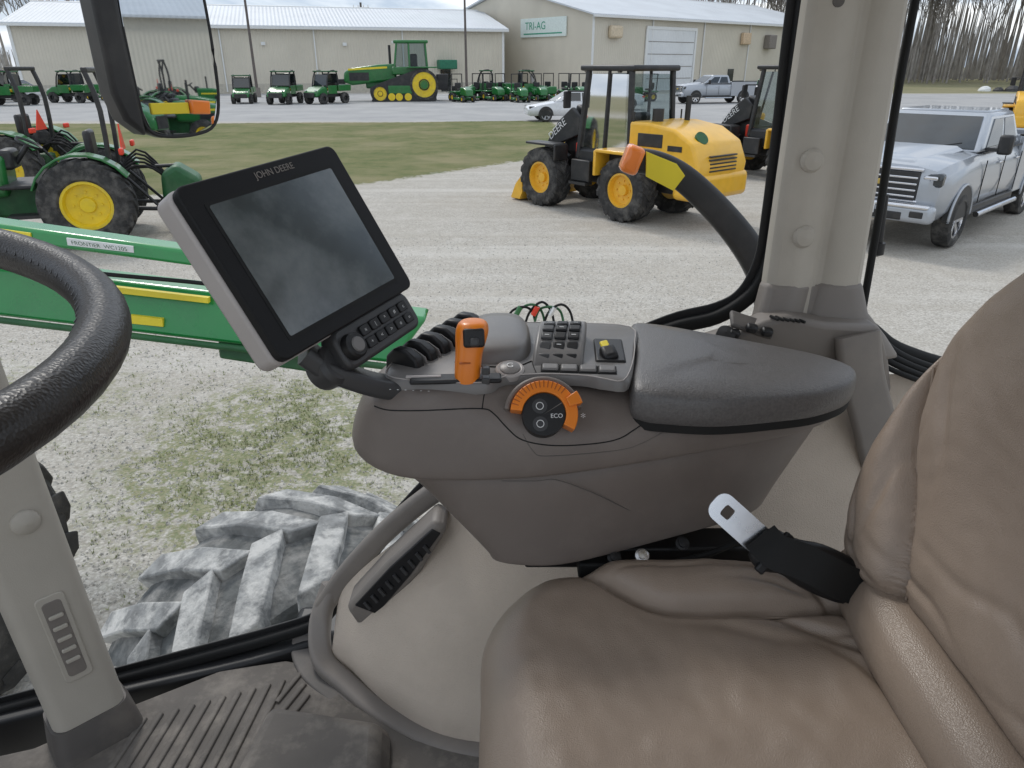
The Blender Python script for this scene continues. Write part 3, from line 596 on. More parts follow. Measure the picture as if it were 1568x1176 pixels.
# ================================================================ VEHICLES
def quadpanel(name,P,m,off_,th=.012):
    P=[Vector(p) for p in P]; n=(P[1]-P[0]).cross(P[2]-P[0]).normalized()
    c=sum(P,Vector())/4
    if n.dot(c-Vector((c.x*.6,0,1.0)))<0: n=-n
    vs=[p+n*off_ for p in P]+[p-n*th for p in P]
    obj(name,vs,BF,m,bev=.01)
def arch(x,s,y,zc,r,zb):
    pts=[(x+r*math.cos(R_(a)),zc+r*math.sin(R_(a))) for a in range(0,181,12)]
    prism('wheel_arch',[(x+r,zb)]+pts+[(x-r,zb)],XZ,s*(y-.1),s*y,BLKPT)
    lip=[(x+r*math.cos(R_(a)),s*(y-.005),zc+r*math.sin(R_(a))) for a in range(0,181,12)]
    return [(x+r,s*(y-.005),zb)]+lip+[(x-r,s*(y-.005),zb)]
def pickup(name,loc,rz,paint):
    begin(name,loc,rz)
    def sec(x,w,zt,zb=.48,crown=.04):
        h=[(0,zb),(w*.86,zb),(w*.97,zb+.14),(w,.90),(w*.985,1.12),(w*.955,zt-.14),(w*.90,zt-.03),(w*.6,zt+crown*.6),(0,zt+crown)]
        return [(x,y,z) for y,z in h]+[(x,-y,z) for y,z in h[::-1][1:-1]]
    loft('body',[sec(2.92,.80,1.16,.62),sec(2.88,.93,1.26,.55),sec(2.6,1.0,1.33),sec(2.0,1.01,1.37),sec(1.4,1.01,1.40),sec(1.2,1.0,1.38),sec(-.92,1.0,1.37)],paint,bev=.02,autosm=50)
    loft('hood_bulge',[[(2.80,y,1.28) for y in(-.55,.55)]+[(2.76,.42,1.34),(2.76,-.42,1.34)],[(1.45,y,1.41) for y in(-.75,.75)]+[(1.45,.62,1.48),(1.45,-.62,1.48)]],paint,bev=.03)
    for s in(1,-1):
        box('bed_side',(-1.98,s*.955,1.02),(2.12,.1,.98),paint,.03)
        box('bed_rail',(-1.98,s*.955,1.525),(2.12,.12,.03),BLKPT,.01)
        box('rocker',(.3,s*.97,.5),(2.6,.06,.14),BLKPT,.02)
        cyl('step_bar',(1.2,s*1.05,.42),(-1.0,s*1.05,.42),.045,CHROME,10)
        for x in(1.96,-1.98):
            lp=arch(x,s,1.022,.47,.50,.45); tube('arch_lip',lp,.022,paint,n=2,seg=6)
            wheel((x,s*.90,.42),.42,.28,.27,CHROME,s,spokes=6)
        box('tail_lamp',(-3.0,s*.9,1.15),(.12,.14,.4),REDP,.02)
    box('bed_front',(-.98,0,1.1),(.08,1.86,.85),paint,.02); box('tailgate',(-3.0,0,1.02),(.1,1.78,.95),paint,.03)
    box('bed_floor',(-1.98,0,.85),(2.0,1.84,.08),BLKPT); box('rear_bumper',(-3.12,0,.62),(.2,1.9,.2),CHROME,.04)
    zb,zt=1.38,1.93
    loft('greenhouse',[[(1.38,.93,zb),(-.9,.93,zb),(-.9,-.93,zb),(1.38,-.93,zb)],[(.55,.74,zt),(-.72,.76,zt),(-.72,-.76,zt),(.55,-.74,zt)]],paint,bev=.06)
    box('roof',(-.1,0,zt+.01),(1.2,1.36,.05),paint,.025)
    def side(s,u,v):
        p=Vector((1.38-(2.28)*u,.93*s,zb)); q=Vector((.55-1.27*u,.75*s,zt)); return p.lerp(q,v)
    for s in(1,-1):
        for u0,u1 in((.17,.50),(.55,.90)):
            quadpanel('side_window',[side(s,u0-(.06 if u0<.2 else 0),.1),side(s,u1,.1),side(s,u1,.84),side(s,u0,.84)],GLASSD,.012)
        for x in(1.12,.12,-.88): box('door_seam',(x,s*1.004,.93),(.014,.012,.66),BLACKM)
        for x in(.3,-.7): box('door_handle',(x,s*1.0,1.17),(.2,.03,.035),CHROME,.01)
        box('belt_moulding',(.15,s*.955,1.375),(2.2,.03,.02),BLKPT)
        box('mirror',(1.02,s*1.17,1.50),(.14,.2,.30),BLKPT,.04); box('mirror_arm',(1.04,s*1.02,1.42),(.08,.2,.05),BLKPT)
        box('headlight',(2.82,s*.80,1.10),(.18,.28,.20),GLASSD,.04); box('headlight_lens',(2.90,s*.78,1.13),(.05,.2,.06),CHROME,.02)
        box('fog_lamp',(3.09,s*.75,.62),(.06,.2,.1),BLKPT,.02)
    W=lambda y,v:Vector((1.38,y*.93,zb)).lerp(Vector((.55,y*.74,zt)),v)
    quadpanel('windshield',[W(-.9,.07),W(.9,.07),W(.88,.90),W(-.88,.90)],GLASSD,.014)
    box('wiper',(1.36,.3,1.44),(.02,.7,.02),BLKPT,0,rot=(12,0,0))
    W2=lambda y,v:Vector((-.9,y*.93,zb)).lerp(Vector((-.72,y*.76,zt)),v)
    quadpanel('rear_window',[W2(-.85,.15),W2(.85,.15),W2(.85,.85),W2(-.85,.85)],GLASSD,.012)
    box('grille',(2.90,0,1.0),(.08,1.28,.42),BLKPT,.02); box('grille_surround',(2.905,0,1.235),(.09,1.34,.05),CHROME,.02); box('grille_surround',(2.905,0,.78),(.09,1.34,.04),CHROME,.02)
    for i in range(4): box('grille_bar',(2.95,0,.85+i*.09),(.03,1.24,.03),CHROME,.01)
    box('grille_badge',(2.975,0,1.03),(.02,.24,.08),mat('badge_gold',(.5,.35,.08),.3),.02)
    box('front_bumper',(3.0,0,.62),(.22,1.94,.26),paint,.07,seg=3); box('bumper_intake',(3.1,0,.58),(.04,1.1,.12),BLKPT,.02)
    box('bumper_chrome',(3.06,0,.73),(.14,1.8,.07),CHROME,.03); box('plate',(3.13,0,.66),(.02,.3,.15),WHITE_T)
    return cur['p']
pk=pickup('pickup_truck',(7.72,13.3,0),math.atan2(-.688,-.726),WPAINT)
dup(pk,(15.2,58,0),R_(195)); dup(pk,(22,60,0),R_(200))
def sedan(name,loc,rz,paint):
    begin(name,loc,rz)
    def sec(x,w,zt,zb=.28):
        h=[(0,zb),(w*.9,zb),(w,zb+.15),(w*1.0,.6),(w*.93,zt-.03),(w*.6,zt+.02),(0,zt+.03)]
        return [(x,y,z) for y,z in h]+[(x,-y,z) for y,z in h[::-1][1:-1]]
    loft('body',[sec(2.32,.7,.62,.35),sec(2.2,.84,.72),sec(1.6,.92,.84),sec(.9,.93,.95),sec(-1.0,.93,.98),sec(-1.9,.91,.98),sec(-2.25,.85,.92),sec(-2.36,.75,.75,.4)],paint,bev=.02,autosm=50)
    G=[[(1.0,.84,.93),(-1.75,.84,.96),(-1.75,-.84,.96),(1.0,-.84,.93)],[(.15,.62,1.44),(-1.0,.6,1.42),(-1.0,-.6,1.42),(.15,-.62,1.44)]]
    loft('greenhouse',G,paint,bev=.06)
    for s in(1,-1):
        sd=lambda u,v:Vector((1.0-2.75*u,.84*s,.94)).lerp(Vector((.15-1.15*u,.61*s,1.43)),v)
        quadpanel('side_window',[sd(.12,.1),sd(.5,.1),sd(.48,.88),sd(.1,.88)],GLASSD,.012)
        quadpanel('side_window',[sd(.53,.1),sd(.84,.1),sd(.84,.85),sd(.53,.88)],GLASSD,.012)
        for x in(1.42,-1.4):
            arch(x,s,.945,.36,.38,.3); wheel((x,s*.84,.33),.33,.24,.22,SPAINT,s,spokes=5)
        box('headlight',(2.1,s*.68,.68),(.3,.26,.12),GLASSD,.03); box('taillight',(-2.24,s*.68,.8),(.2,.3,.12),REDP,.03)
    W=lambda y,v:Vector((1.0,y*.84,.93)).lerp(Vector((.15,y*.62,1.44)),v); quadpanel('windshield',[W(-.9,.06),W(.9,.06),W(.9,.92),W(-.9,.92)],GLASSD,.014)
    W=lambda y,v:Vector((-1.75,y*.84,.96)).lerp(Vector((-1.0,y*.6,1.42)),v); quadpanel('rear_window',[W(-.88,.08),W(.88,.08),W(.88,.9),W(-.88,.9)],GLASSD,.014)
    return cur['p']
CARW=mat('white_car_paint',(.68,.69,.71),.28,var=.03,coat=.8)
sd_=sedan('sedan_car',(3.0,39.5,0),R_(188),CARW); dup(sd_,(6.0,49,0),R_(192)); dup(sd_,(-42,64,0),R_(170),1.1)
def mk_glass():
    m=bpy.data.materials.new('cab_glass'); m.use_nodes=True; nt=m.node_tree; N=nt.nodes; L=nt.links
    N.remove(N['Principled BSDF']); t=N.new('ShaderNodeBsdfTransparent'); t.inputs[0].default_value=(.62,.68,.68,1)
    g=N.new('ShaderNodeBsdfGlossy'); g.inputs['Roughness'].default_value=.03; f=N.new('ShaderNodeFresnel'); f.inputs[0].default_value=1.5
    x=N.new('ShaderNodeMixShader'); L.new(f.outputs[0],x.inputs[0]); L.new(t.outputs[0],x.inputs[1]); L.new(g.outputs[0],x.inputs[2]); L.new(x.outputs[0],N['Material Output'].inputs[0])
    return m
CG=mk_glass()
def wheel_loader(loc,rz):
    begin('wheel_loader',loc,rz)
    for x in(-1.1,1.1):
        for s in(1,-1): wheel((x,s*.72,.56),.56,.44,.30,YELC,s,lugs=16,rimd=.35)
        box('axle',(x,0,.56),(.3,1.2,.26),BLKPT,.04)
    prof=[(-1.05,.85),(-1.05,1.74),(-1.5,1.74),(-2.05,1.66),(-2.45,1.45),(-2.62,1.1),(-2.58,.76),(-2.1,.70),(-1.75,.95),(-1.3,1.15),(-1.15,1.0)]
    prism('engine_hood',prof,XZ,-.70,.70,YELC,bev=.15,seg=4)
    box('counterweight',(-2.4,0,.74),(.5,1.56,.44),YELC,.1,seg=3)
    for i in range(5): box('rear_grille_slat',(-2.6,0,1.0+i*.06),(.06,.75,.025),BLKPT,.01)
    for s in(1,-1):
        box('hood_vent',(-1.55,s*.70,1.45),(.55,.03,.22),BLKPT,.01); box('hood_decal',(-2.1,s*.70,1.35),(.3,.02,.09),BLKPT)
        tube('hood_seam',[(-1.2,s*.704,1.25),(-2.0,s*.704,1.2),(-2.4,s*.68,1.15)],.008,BLACKM,n=3,seg=5)
    lathe('round_badge',(-2.35,.35,1.5),(-.75,.15,.62),[(.12,0),(.12,.05),(0,.05)],GREEND,16)
    cyl('exhaust',(-1.5,-.35,1.7),(-1.5,-.35,2.15),.05,BLKPT); cyl('air_cleaner',(-1.4,.35,1.7),(-1.4,.35,1.95),.10,BLKPT)
    for s in(1,-1): 
        box('rear_fender',(-1.1,s*.80,1.22),(1.15,.42,.06),YELC,.02); box('fender_drop',(-.52,s*.80,1.0),(.06,.42,.45),YELC,.02)
        box('tail_lamp',(-2.5,s*.62,1.02),(.12,.16,.1),REDP,.02)
        box('front_fender',(1.05,s*.78,1.22),(.85,.36,.05),BLKPT,.02); box('front_fender_drop',(.62,s*.78,1.08),(.05,.36,.3),BLKPT,.02)
    box('frame',(-.9,0,.72),(2.6,.66,.4),BLKPT,.05); box('front_frame',(.95,0,.85),(.8,.6,.6),BLKPT,.08)
    sh=-.42; z0,z1=1.0,2.56
    for x0,x1 in((-.6,-.5),(.72,.55)):
        for s in(1,-1): sweep('cab_post',[(x0+sh,s*.60,z0),(x1+sh,s*.56,z1)],rrect(.09,.09,.02),BLKPT,n=1,up=(1,0,0))
    for s in(1,-1): sweep('cab_mid_post',[(.05+sh,s*.61,z0),(.02+sh,s*.57,z1)],rrect(.06,.05,.02),BLKPT,n=1,up=(1,0,0))
    box('cab_roof',(.05+sh,0,2.60),(1.35,1.28,.10),BLKPT,.04,seg=3)
    box('cab_base',(.1+sh,0,.98),(1.3,1.26,.42),BLKPT,.06)
    for s in(1,-1): obj('cab_glass',[(-.57+sh,s*.585,1.2),(.68+sh,s*.585,1.2),(.53+sh,s*.555,2.5),(-.48+sh,s*.555,2.5)],[(0,1,2,3)],CG)
    obj('cab_glass',[(.72+sh,-.58,1.2),(.72+sh,.58,1.2),(.56+sh,.54,2.5),(.56+sh,-.54,2.5)],[(0,1,2,3)],CG)
    obj('cab_glass',[(-.6+sh,-.58,1.5),(-.6+sh,.58,1.5),(-.5+sh,.54,2.5),(-.5+sh,-.54,2.5)],[(0,1,2,3)],CG)
    box('operator_seat',(-.25+sh,0,1.5),(.18,.5,.7),BLKPT,.06); box('seat_cushion',(.0+sh,0,1.25),(.5,.5,.14),BLKPT,.05); cyl('column',(.5+sh,0,1.1),(.35+sh,0,1.6),.05,BLKPT)
    for s in(1,-1):
        box('cab_mirror',(.85+sh,s*.82,2.05),(.05,.18,.3),BLKPT,.02); cyl('mirror_bracket',(.6+sh,s*.56,2.2),(.85+sh,s*.82,2.2),.015,BLKPT)
        cyl('work_light',(.68+sh,s*.45,2.56),(.74+sh,s*.45,2.56),.05,TRIM); cyl('handrail',(-.7+sh,s*.66,1.1),(-.7+sh,s*.66,1.9),.015,BLKPT)
        box('step',(.1,s*.72,.55),(.45,.2,.05),BLKPT); box('step_side',(.1,s*.68,.78),(.5,.14,.4),BLKPT,.02)
        q=lambda x:.5+(x-.62)*.70
        prism('lift_arm',[(q(x),z) for x,z in[(.5,1.7),(.85,1.9),(1.4,1.62),(2.1,.98),(2.45,.42),(2.38,.26),(2.2,.3),(1.85,.72),(1.25,1.22),(.55,1.4)]],XZ,s*.42-.05,s*.42+.05,BLKPT,bev=.02)
        cyl('lift_cylinder',(.7,s*.42,.95),(1.3,s*.42,1.15),.055,BLKPT)
        text('arm_lettering','DEERE',.2,(q(1.40),s*.48,1.47),(-.80*s,0,.60*s),(.60,0,.80),WHITE_T)
    prism('front_tower',[(.4,.9),(.4,1.85),(.7,1.95),(1.0,1.3),(1.1,.9)],XZ,-.3,.3,BLKPT,bev=.04)
    cyl('cross_tube',(1.45,-.4,.85),(1.45,.4,.85),.07,BLKPT)
    prism('bell_crank',[(1.0,1.5),(1.2,1.65),(1.5,1.3),(1.7,.9),(1.55,.8),(1.3,1.05)],XZ,-.06,.06,YELC,bev=.02)
    box('hydraulic_block',(.5,.34,1.1),(.2,.1,.3),REDP,.03)
    bp=[(1.68,.52),(1.73,.55),(1.76,.36),(1.82,.14),(2.05,.06),(2.07,.02),(1.76,.03),(1.68,.2)]
    prism('bucket',bp,XZ,-.84,.84,YELC,bev=.015)
    for s in(1,-1): prism('bucket_side',[(1.70,.54),(1.90,.34),(2.05,.05),(1.76,.04),(1.68,.2)],XZ,s*.84-.02,s*.84+.02,YELC)
    return cur['p']
wl=wheel_loader((1.95,14.65,0),math.atan2(.77,-.64))
dup(wl,(6.7,19.2,0),R_(125)); dup(wl,(20.5,30,0),R_(60)); dup(wl,(8.8,25,0),R_(80),.9)
def farm_tractor(loc,rz):
    begin('farm_tractor',loc,rz)
    for s in(1,-1):
        wheel((-.9,s*.82,.66),.66,.42,.36,YELP,s,lugs=20,rimd=.3)
        wheel((1.15,s*.68,.42),.42,.26,.22,YELP,s,lugs=16,rimd=.3)
        fd=[]
        for i in range(9):
            a=R_(20+i*16); fd.append((-.9+.76*math.cos(a),.66+.76*math.sin(a)))
        prism('fender',fd+[(x*.96-.036,z*.96+.02) for x,z in fd[::-1]],XZ,s*.82-.24,s*.82+.12,GREEN,bev=.01)
        sweep('rops_leg',[(-1.25,s*.5,.9),(-1.3,s*.5,2.0),(-1.2,s*.48,2.55)],rrect(.09,.07,.02),BLKPT,n=3,up=(1,0,0))
        cyl('lift_link',(-1.3,s*.35,.5),(-2.05,s*.4,.45),.035,BLKPT); cyl('lift_rod',(-1.3,s*.3,1.15),(-1.85,s*.38,.5),.025,BLKPT)
        box('step',(.0,s*.62,.5),(.5,.28,.05),BLKPT)
        box('tail_lamp',(-1.5,s*.72,1.42),(.06,.2,.1),REDP,.02)
    box('rops_top',(-1.2,0,2.58),(.09,1.05,.08),BLKPT,.02)
    prism('hood',[(.25,.75),(.2,1.38),(.9,1.36),(1.75,1.2),(1.95,1.0),(1.95,.7)],XZ,-.33,.33,GREEN,bev=.08,seg=3)
    box('grille',(1.96,0,.92),(.03,.45,.35),BLKPT)
    for s in(1,-1): box('hood_stripe',(1.0,s*.335,1.12),(1.2,.01,.06),YEL); box('hood_vent',(1.3,s*.335,.93),(.6,.01,.2),BLKPT)
    box('transmission',(-.4,0,.66),(2.0,.42,.5),GREEND,.06); box('front_axle',(1.15,0,.48),(.2,1.2,.2),GREEND,.04); box('rear_axle',(-.9,0,.66),(.3,1.4,.3),GREEND,.05)
    box('platform',(-.25,0,.92),(1.1,1.1,.06),BLKPT,.02); box('seat',(-.75,0,1.22),(.45,.48,.14),BLKPT,.05); box('seat_back',(-.98,0,1.48),(.12,.46,.45),BLKPT,.05)
    cyl('steering_column',(.15,0,1.2),(-.1,0,1.5),.04,BLKPT); lathe('steering_ring',(-.12,0,1.52),(-.5,0,.85),[(.17,0),(.19,.02),(.19,-.02),(.17,0)],BLKPT,20,cap=False)
    box('instrument_cowl',(.2,0,1.3),(.2,.5,.3),BLKPT,.05); cyl('muffler',(.7,.2,1.35),(.7,.2,1.9),.04,BLKPT)
    prism('slow_moving_sign',[(-.22,-.19),(.22,-.19),(0,.2)],lambda u,v,w:(-1.48+w,u+.3,v+1.6),-.01,.01,REDP)
    prism('rear_gearbox',[(-2.5,.35),(-2.55,.9),(-2.2,1.15),(-1.95,1.0),(-1.9,.4)],XZ,-.35,.35,GREEND,bev=.08,seg=3)
    prism('rear_shield',[(-2.75,.15),(-2.7,.6),(-2.3,.75),(-2.2,.15)],XZ,-.85,.85,GREEN,bev=.05)
    cyl('top_link',(-1.4,0,1.1),(-2.2,0,1.1),.03,BLKPT)
    for i in range(5): tube('hydraulic_line',[(-1.2,-.2+i*.12,.9),(-1.6,-.25+i*.14,1.35-.05*i),(-1.95,-.2+i*.1,1.0),(-2.1,0,.5)],.02,BLACKM,n=3,seg=6)
    return cur['p']
ft=farm_tractor((-7.75,11.75,0),R_(200))
dup(ft,(-11.4,16.0,0),R_(185)); dup(ft,(-38.5,50,0),R_(190)); dup(ft,(27,66,0),R_(150),1.3); dup(ft,(24,70,0),R_(220),1.3)
for x,y,a in((26,-1.9,100),(31,-2.6,70),(36,-4.6,250),(30,-5.5,80),(42,-2.8,90),(24,-3.6,120)): dup(ft,(x,y,0),R_(a),1.1)
begin('green_farm_implement',(-9.0,10.2,0),R_(-8))
for z in(.55,.95): sweep('frame_bar',[(-2.2,0,z),(1.1,0,z)],rrect(.12,.12,.02),GREEND,n=1)
for x in(-2,-1.3,-.5,.3,1.0): box('frame_upright',(x,0,.75),(.1,.14,.5),GREEND,.02)
for i in range(6):
    x=-1.9+i*.55; tube('tine',[(x,0,.55),(x-.15,-.25,.4),(x,-.35,.08)],.03,BLKPT,n=3)
cyl('gauge_wheel',(-1.2,-.45,.3),(-1.2,-.3,.3),.3,TYRE,20); cyl('gauge_hub',(-1.2,-.48,.3),(-1.2,-.28,.3),.14,YELP,16)
for p in(((-2.2,0,1.0),(-.4,.3,1.75)),((-.4,.3,1.75),(1.0,.0,1.0)),((-2.4,.3,1.3),(.2,.3,1.5)),((.2,.3,1.5),(-1,.2,1.0)),((-2.4,.2,1.9),(.9,.2,2.15)),((-.2,.2,2.1),(.9,.2,1.0))): cyl('brace',p[0],p[1],.035,BLKPT)
for i in range(3): tube('hose',[(-2.2+i*.6,.1,1.0),(-1.6+i*.5,.1,1.5+.1*i),(-.8+i*.4,.1,1.3),(-.2+i*.3,.1,.9)],.025,BLACKM)
# ---- tracked tractor
e_=begin('tracked_tractor',(-9.0,62.0,0),R_(188))
pr=[(-2.5,1.0),(-2.2,1.75),(-1.6,2.0),(-.9,1.9),(1.6,1.05),(2.0,.75),(1.9,.2),(1.6,0),(-2.0,0),(-2.4,.3)]
for s in(1,-1):
    P3=spline([(a,b,0) for a,b in pr],4,True)
    prism('track_belt',[(p.x,p.y) for p in P3],XZ,s*1.15-.3,s*1.15+.3,BLKPT)
    wheel((-1.6,s*1.2,1.05),.92,.66,.86,YELP,s,rimd=.8); lathe('drive_hub',(-1.6,s*1.55,1.05),(0,s,0),[(.3,0),(.25,.12),(0,.12)],GREEN,16)
    wheel((1.35,s*1.2,.5),.5,.66,.44,YELP,s,rimd=.8)
    for x in(-.5,.1,.6): cyl('mid_roller',(x,s*1.4,.3),(x,s*1.5,.3),.24,YELP)
    box('track_frame',(0,s*1.47,.75),(1.6,.06,.5),GREEN,.05); box('cab_lamp',(.35,s*.7,3.65),(.1,.25,.12),WHITE_T)
    box('rear_fender',(-1.5,s*1.2,2.12),(2.0,.7,.08),GREEN,.03)
prism('hood',[(.2,1.3),(.2,2.35),(1.4,2.3),(3.3,2.05),(3.7,1.8),(3.75,1.2),(3.2,1.0)],XZ,-.55,.55,GREEN,bev=.14,seg=3)
for s in(1,-1): box('hood_decal',(2.1,s*.56,2.05),(2.6,.02,.12),YEL,rot=(0,3,0)); box('hood_vent',(2.7,s*.56,1.55),(1.3,.03,.5),BLKPT)
box('front_weights',(4.0,0,1.1),(.6,1.0,.6),BLKPT,.05); box('chassis',(0,0,1.15),(4.6,.9,.7),GREEND,.1)
for x,sx in((-1.9,-1.8),(-.7,-.7),(.35,.1)):
    for s in(1,-1): sweep('cab_post',[(x,s*.8,1.9),(sx,s*.76,3.6)],rrect(.12,.12,.02),GREEN,n=1,up=(1,0,0))
box('cab_base',(-.7,0,1.9),(2.4,1.7,.5),GREEN,.08); box('cab_roof',(-.85,0,3.68),(2.3,1.8,.2),GREEN,.08,seg=3)
for s in(1,-1): obj('cab_glass',[(-1.85,s*.76,2.15),(.3,s*.76,2.15),(.1,s*.74,3.58),(-1.78,s*.74,3.58)],[(0,1,2,3)],CG)
box('operator_seat',(-1.0,0,2.5),(.5,.6,.9),BLKPT,.1)
cyl('exhaust_stack',(.6,-.65,2.3),(.6,-.65,3.5),.09,BLKPT); box('rear_hitch',(-2.9,0,1.2),(.8,.8,1.0),BLKPT,.05)
e_.scale=(1.17,)*3
def utv(loc,rz):
    begin('utility_vehicle',loc,rz)
    for x in(1.0,-1.0):
        for s in(1,-1): wheel((x,s*.62,.33),.33,.26,.15,BLKPT,s,lugs=12)
    prism('front_cowl',[(.5,.5),(.5,1.05),(1.0,1.0),(1.5,.72),(1.55,.45)],XZ,-.6,.6,GREEN,bev=.08,seg=3)
    prism('cargo_box',[(-1.6,.75),(-1.65,1.12),(-.45,1.12),(-.45,.75)],XZ,-.68,.68,GREEN,bev=.03)
    box('cargo_bed_lining',(-1.05,0,1.1),(1.0,1.2,.08),BLKPT); box('chassis',(0,0,.5),(2.4,.8,.2),BLKPT)
    box('seat',(-.15,0,.85),(.45,1.1,.16),YELP,.05); box('seat_back',(-.4,0,1.12),(.12,1.1,.3),BLKPT,.05)
    box('windscreen_panel',(.42,0,1.42),(.03,1.15,.7),GLASSD,.02,rot=(0,-18,0)); box('rear_panel',(-.47,0,1.45),(.03,1.15,.7),GLASSD,.02)
    for s in(1,-1): tube('roll_cage',[(.6,s*.62,1.0),(.3,s*.6,1.85),(-.4,s*.6,1.9),(-.5,s*.62,1.0)],.045,BLKPT,n=3); box('headlight',(1.42,s*.42,.82),(.12,.14,.07),WHITE_T,.03); box('door',(.1,s*.64,.85),(.8,.04,.5),GREEN,.02)
    box('canopy',(-.05,0,1.93),(.95,1.3,.08),GREEND,.03); box('brush_guard',(1.6,0,.55),(.06,.9,.3),BLKPT,.02)
    return cur['p']
uv=utv((-20.3,58,0),R_(-80))
for x,y,a in((-16.9,57,-95),(-13.9,57.5,-120),(-40.0,60,200),(-36.0,55,190),(-33.8,59,170),(-2.2,64,180),(1.2,63,10)): dup(uv,(x,y,0),R_(a),1.15)
def mower(loc,rz):
    begin('lawn_tractor',loc,rz)
    for s in(1,-1): wheel((-.45,s*.4,.27),.27,.24,.13,YELP,s,rimd=.5); wheel((.75,s*.36,.19),.19,.16,.09,YELP,s,rimd=.5)
    prism('hood',[(.15,.4),(.15,.85),(.6,.85),(1.05,.7),(1.1,.35)],XZ,-.25,.25,GREEN,bev=.07,seg=3)
    box('deck',(.15,0,.2),(.75,1.1,.14),GREEN,.05); box('fender_deck',(-.45,0,.58),(.8,.95,.08),GREEN,.04)
    box('seat',(-.4,0,.7),(.4,.42,.12),BLKPT,.04); box('seat_back',(-.6,0,.92),(.1,.42,.36),BLKPT,.04)
    for s in(1,-1): sweep('rops_leg',[(-.7,s*.35,.5),(-.75,s*.35,1.6)],rrect(.05,.05,.01),BLKPT,n=1,up=(1,0,0))
    box('rops_top',(-.75,0,1.6),(.05,.75,.05),BLKPT)
    return cur['p']
mw=mower((-4.4,62,0),R_(-60))
for i in range(18): dup(mw,(-3.8+i*.85+random.uniform(-.25,.25),60.5+random.uniform(-1.5,5),0),R_(random.choice((-60,-75,-110,200,180))),1.25)
for i in range(5): dup(mw,(-34+i*1.9,62+random.uniform(-1,2),0),R_(random.choice((-60,200,180))),1.25)
# ================================================================ BUILDINGS
def metal_wall(name,col,sc_=1.1):
    m=mat(name,col,.55,var=.04,vs=.3,dirt=tuple(c*.8 for c in col),dirtamt=.35,ds=.25)
    nt=m.node_tree;N=nt.nodes;L=nt.links
    tc=N.new('ShaderNodeTexCoord'); wv_=N.new('ShaderNodeTexWave'); wv_.bands_direction='X'; wv_.inputs['Scale'].default_value=sc_
    L.new(tc.outputs['Object'],wv_.inputs[0]); bp=N.new('ShaderNodeBump'); bp.inputs['Strength'].default_value=.5; bp.inputs['Distance'].default_value=.06
    L.new(wv_.outputs['Fac'],bp.inputs['Height']); L.new(bp.outputs[0],N['Principled BSDF'].inputs['Normal']); return m
WALL=metal_wall('cream_metal_siding',(.62,.575,.48)); ROOF=metal_wall('white_metal_roof',(.60,.63,.66),.8)
WTRIM=mat('white_trim',(.72,.73,.72),.5,var=.03); DOORW=metal_wall('white_door',(.72,.74,.75))
def shed(name,loc,ang,L_,W_,ze,zr):
    begin(name,loc,ang)
    obj('walls',[(0,0,0),(L_,0,0),(L_,W_,0),(0,W_,0),(0,0,ze),(L_,0,ze),(L_,W_,ze),(0,W_,ze),(0,W_/2,zr),(L_,W_/2,zr)],[(0,1,5,4),(2,3,7,6),(0,4,8,7,3),(1,2,6,9,5)],WALL)
    e=.5; s=(zr-ze)/(W_/2)
    for sg in(0,1):
        y0=-e if sg==0 else W_+e; z0=ze-e*s+.06
        vs=[(-e,y0,z0),(L_+e,y0,z0),(L_+e,W_/2,zr+.06),(-e,W_/2,zr+.06)]; vs+=[(a,b,c+.16) for a,b,c in vs]
        obj('roof',vs,BF,ROOF)
    box('gutter',(L_/2,-e-.06,ze-e*s+.02),(L_+2*e,.14,.22),WTRIM); box('base_trim',(L_/2,-.04,.45),(L_,.06,.9),mat(name+'_wainscot',(.48,.45,.38),.6,var=.08))
    for x in(0.0,L_): box('corner_trim',(x,-.03,ze/2),(.25,.08,ze),WTRIM)
    cyl('ridge_cap',(-e,W_/2,zr+.2),(L_+e,W_/2,zr+.2),.12,WTRIM,8)
    for i in range(1,int(L_/9)): box('downspout',(i*9,-.1,ze/2),(.12,.12,ze-.3),WTRIM)
    return cur['p']
shed('metal_warehouse',(-46,72.5,0),math.atan2(13.5,45),47,22,6.1,8.4)
box('entry_awning',(40.5,-.9,2.7),(1.9,1.7,.9),mat('green_awning',(.02,.16,.09),.6),.1); box('entry_door',(40.5,-.06,1.1),(1.1,.08,2.2),GLASSD)
for x in(8,14,22,30): box('wall_light',(x,-.15,4.6),(.4,.25,.3),WTRIM)
shed('gabled_metal_building',(8.3,81,0),math.atan2(.625,.78),48,28,7.3,10.6)
box('overhead_door',(12.3,-.08,3.1),(8,.1,6.2),DOORW); box('door_header',(12.3,-.12,6.35),(8.6,.14,.3),WTRIM)
for x in(8.1,16.5): box('door_jamb',(x,-.12,3.1),(.3,.14,6.2),WTRIM)
for i in range(1,5): box('door_panel_line',(12.3,-.145,i*1.25),(7.8,.03,.06),TRIM)
box('overhead_door_b',(38,-.08,2.4),(5,.1,4.8),DOORW); box('door_jamb',(35.3,-.12,2.4),(.3,.14,4.8),WTRIM)
box('wall_vent',(26,-.3,5.6),(1.6,.5,1.3),mat('tan_vent',(.6,.45,.3),.5),.1); box('wall_unit',(31,-.5,5.3),(1.5,.9,1.6),TRIM,.1); box('wall_vent_b',(3,-.3,5.8),(1.8,.6,1.2),mat('tan_vent2',(.6,.5,.36),.5),.2)
box('entry_door',(24,-.06,1.1),(1.1,.08,2.2),GLASSD)
SIGN=mat('sign_face',(.70,.78,.74),.4,var=.05)
box('company_sign',(-.12,7.7,6.4),(.16,7.6,1.9),SIGN,.04); text('sign_text','TRI-AG',1.1,(-.22,8.9,6.55),(0,-1,0),(0,0,1),mat('sign_green',(.04,.32,.2),.5)); box('sign_rule',(-.21,7.7,5.8),(.02,6.4,.12),mat('sign_green',(.04,.32,.2),.5))
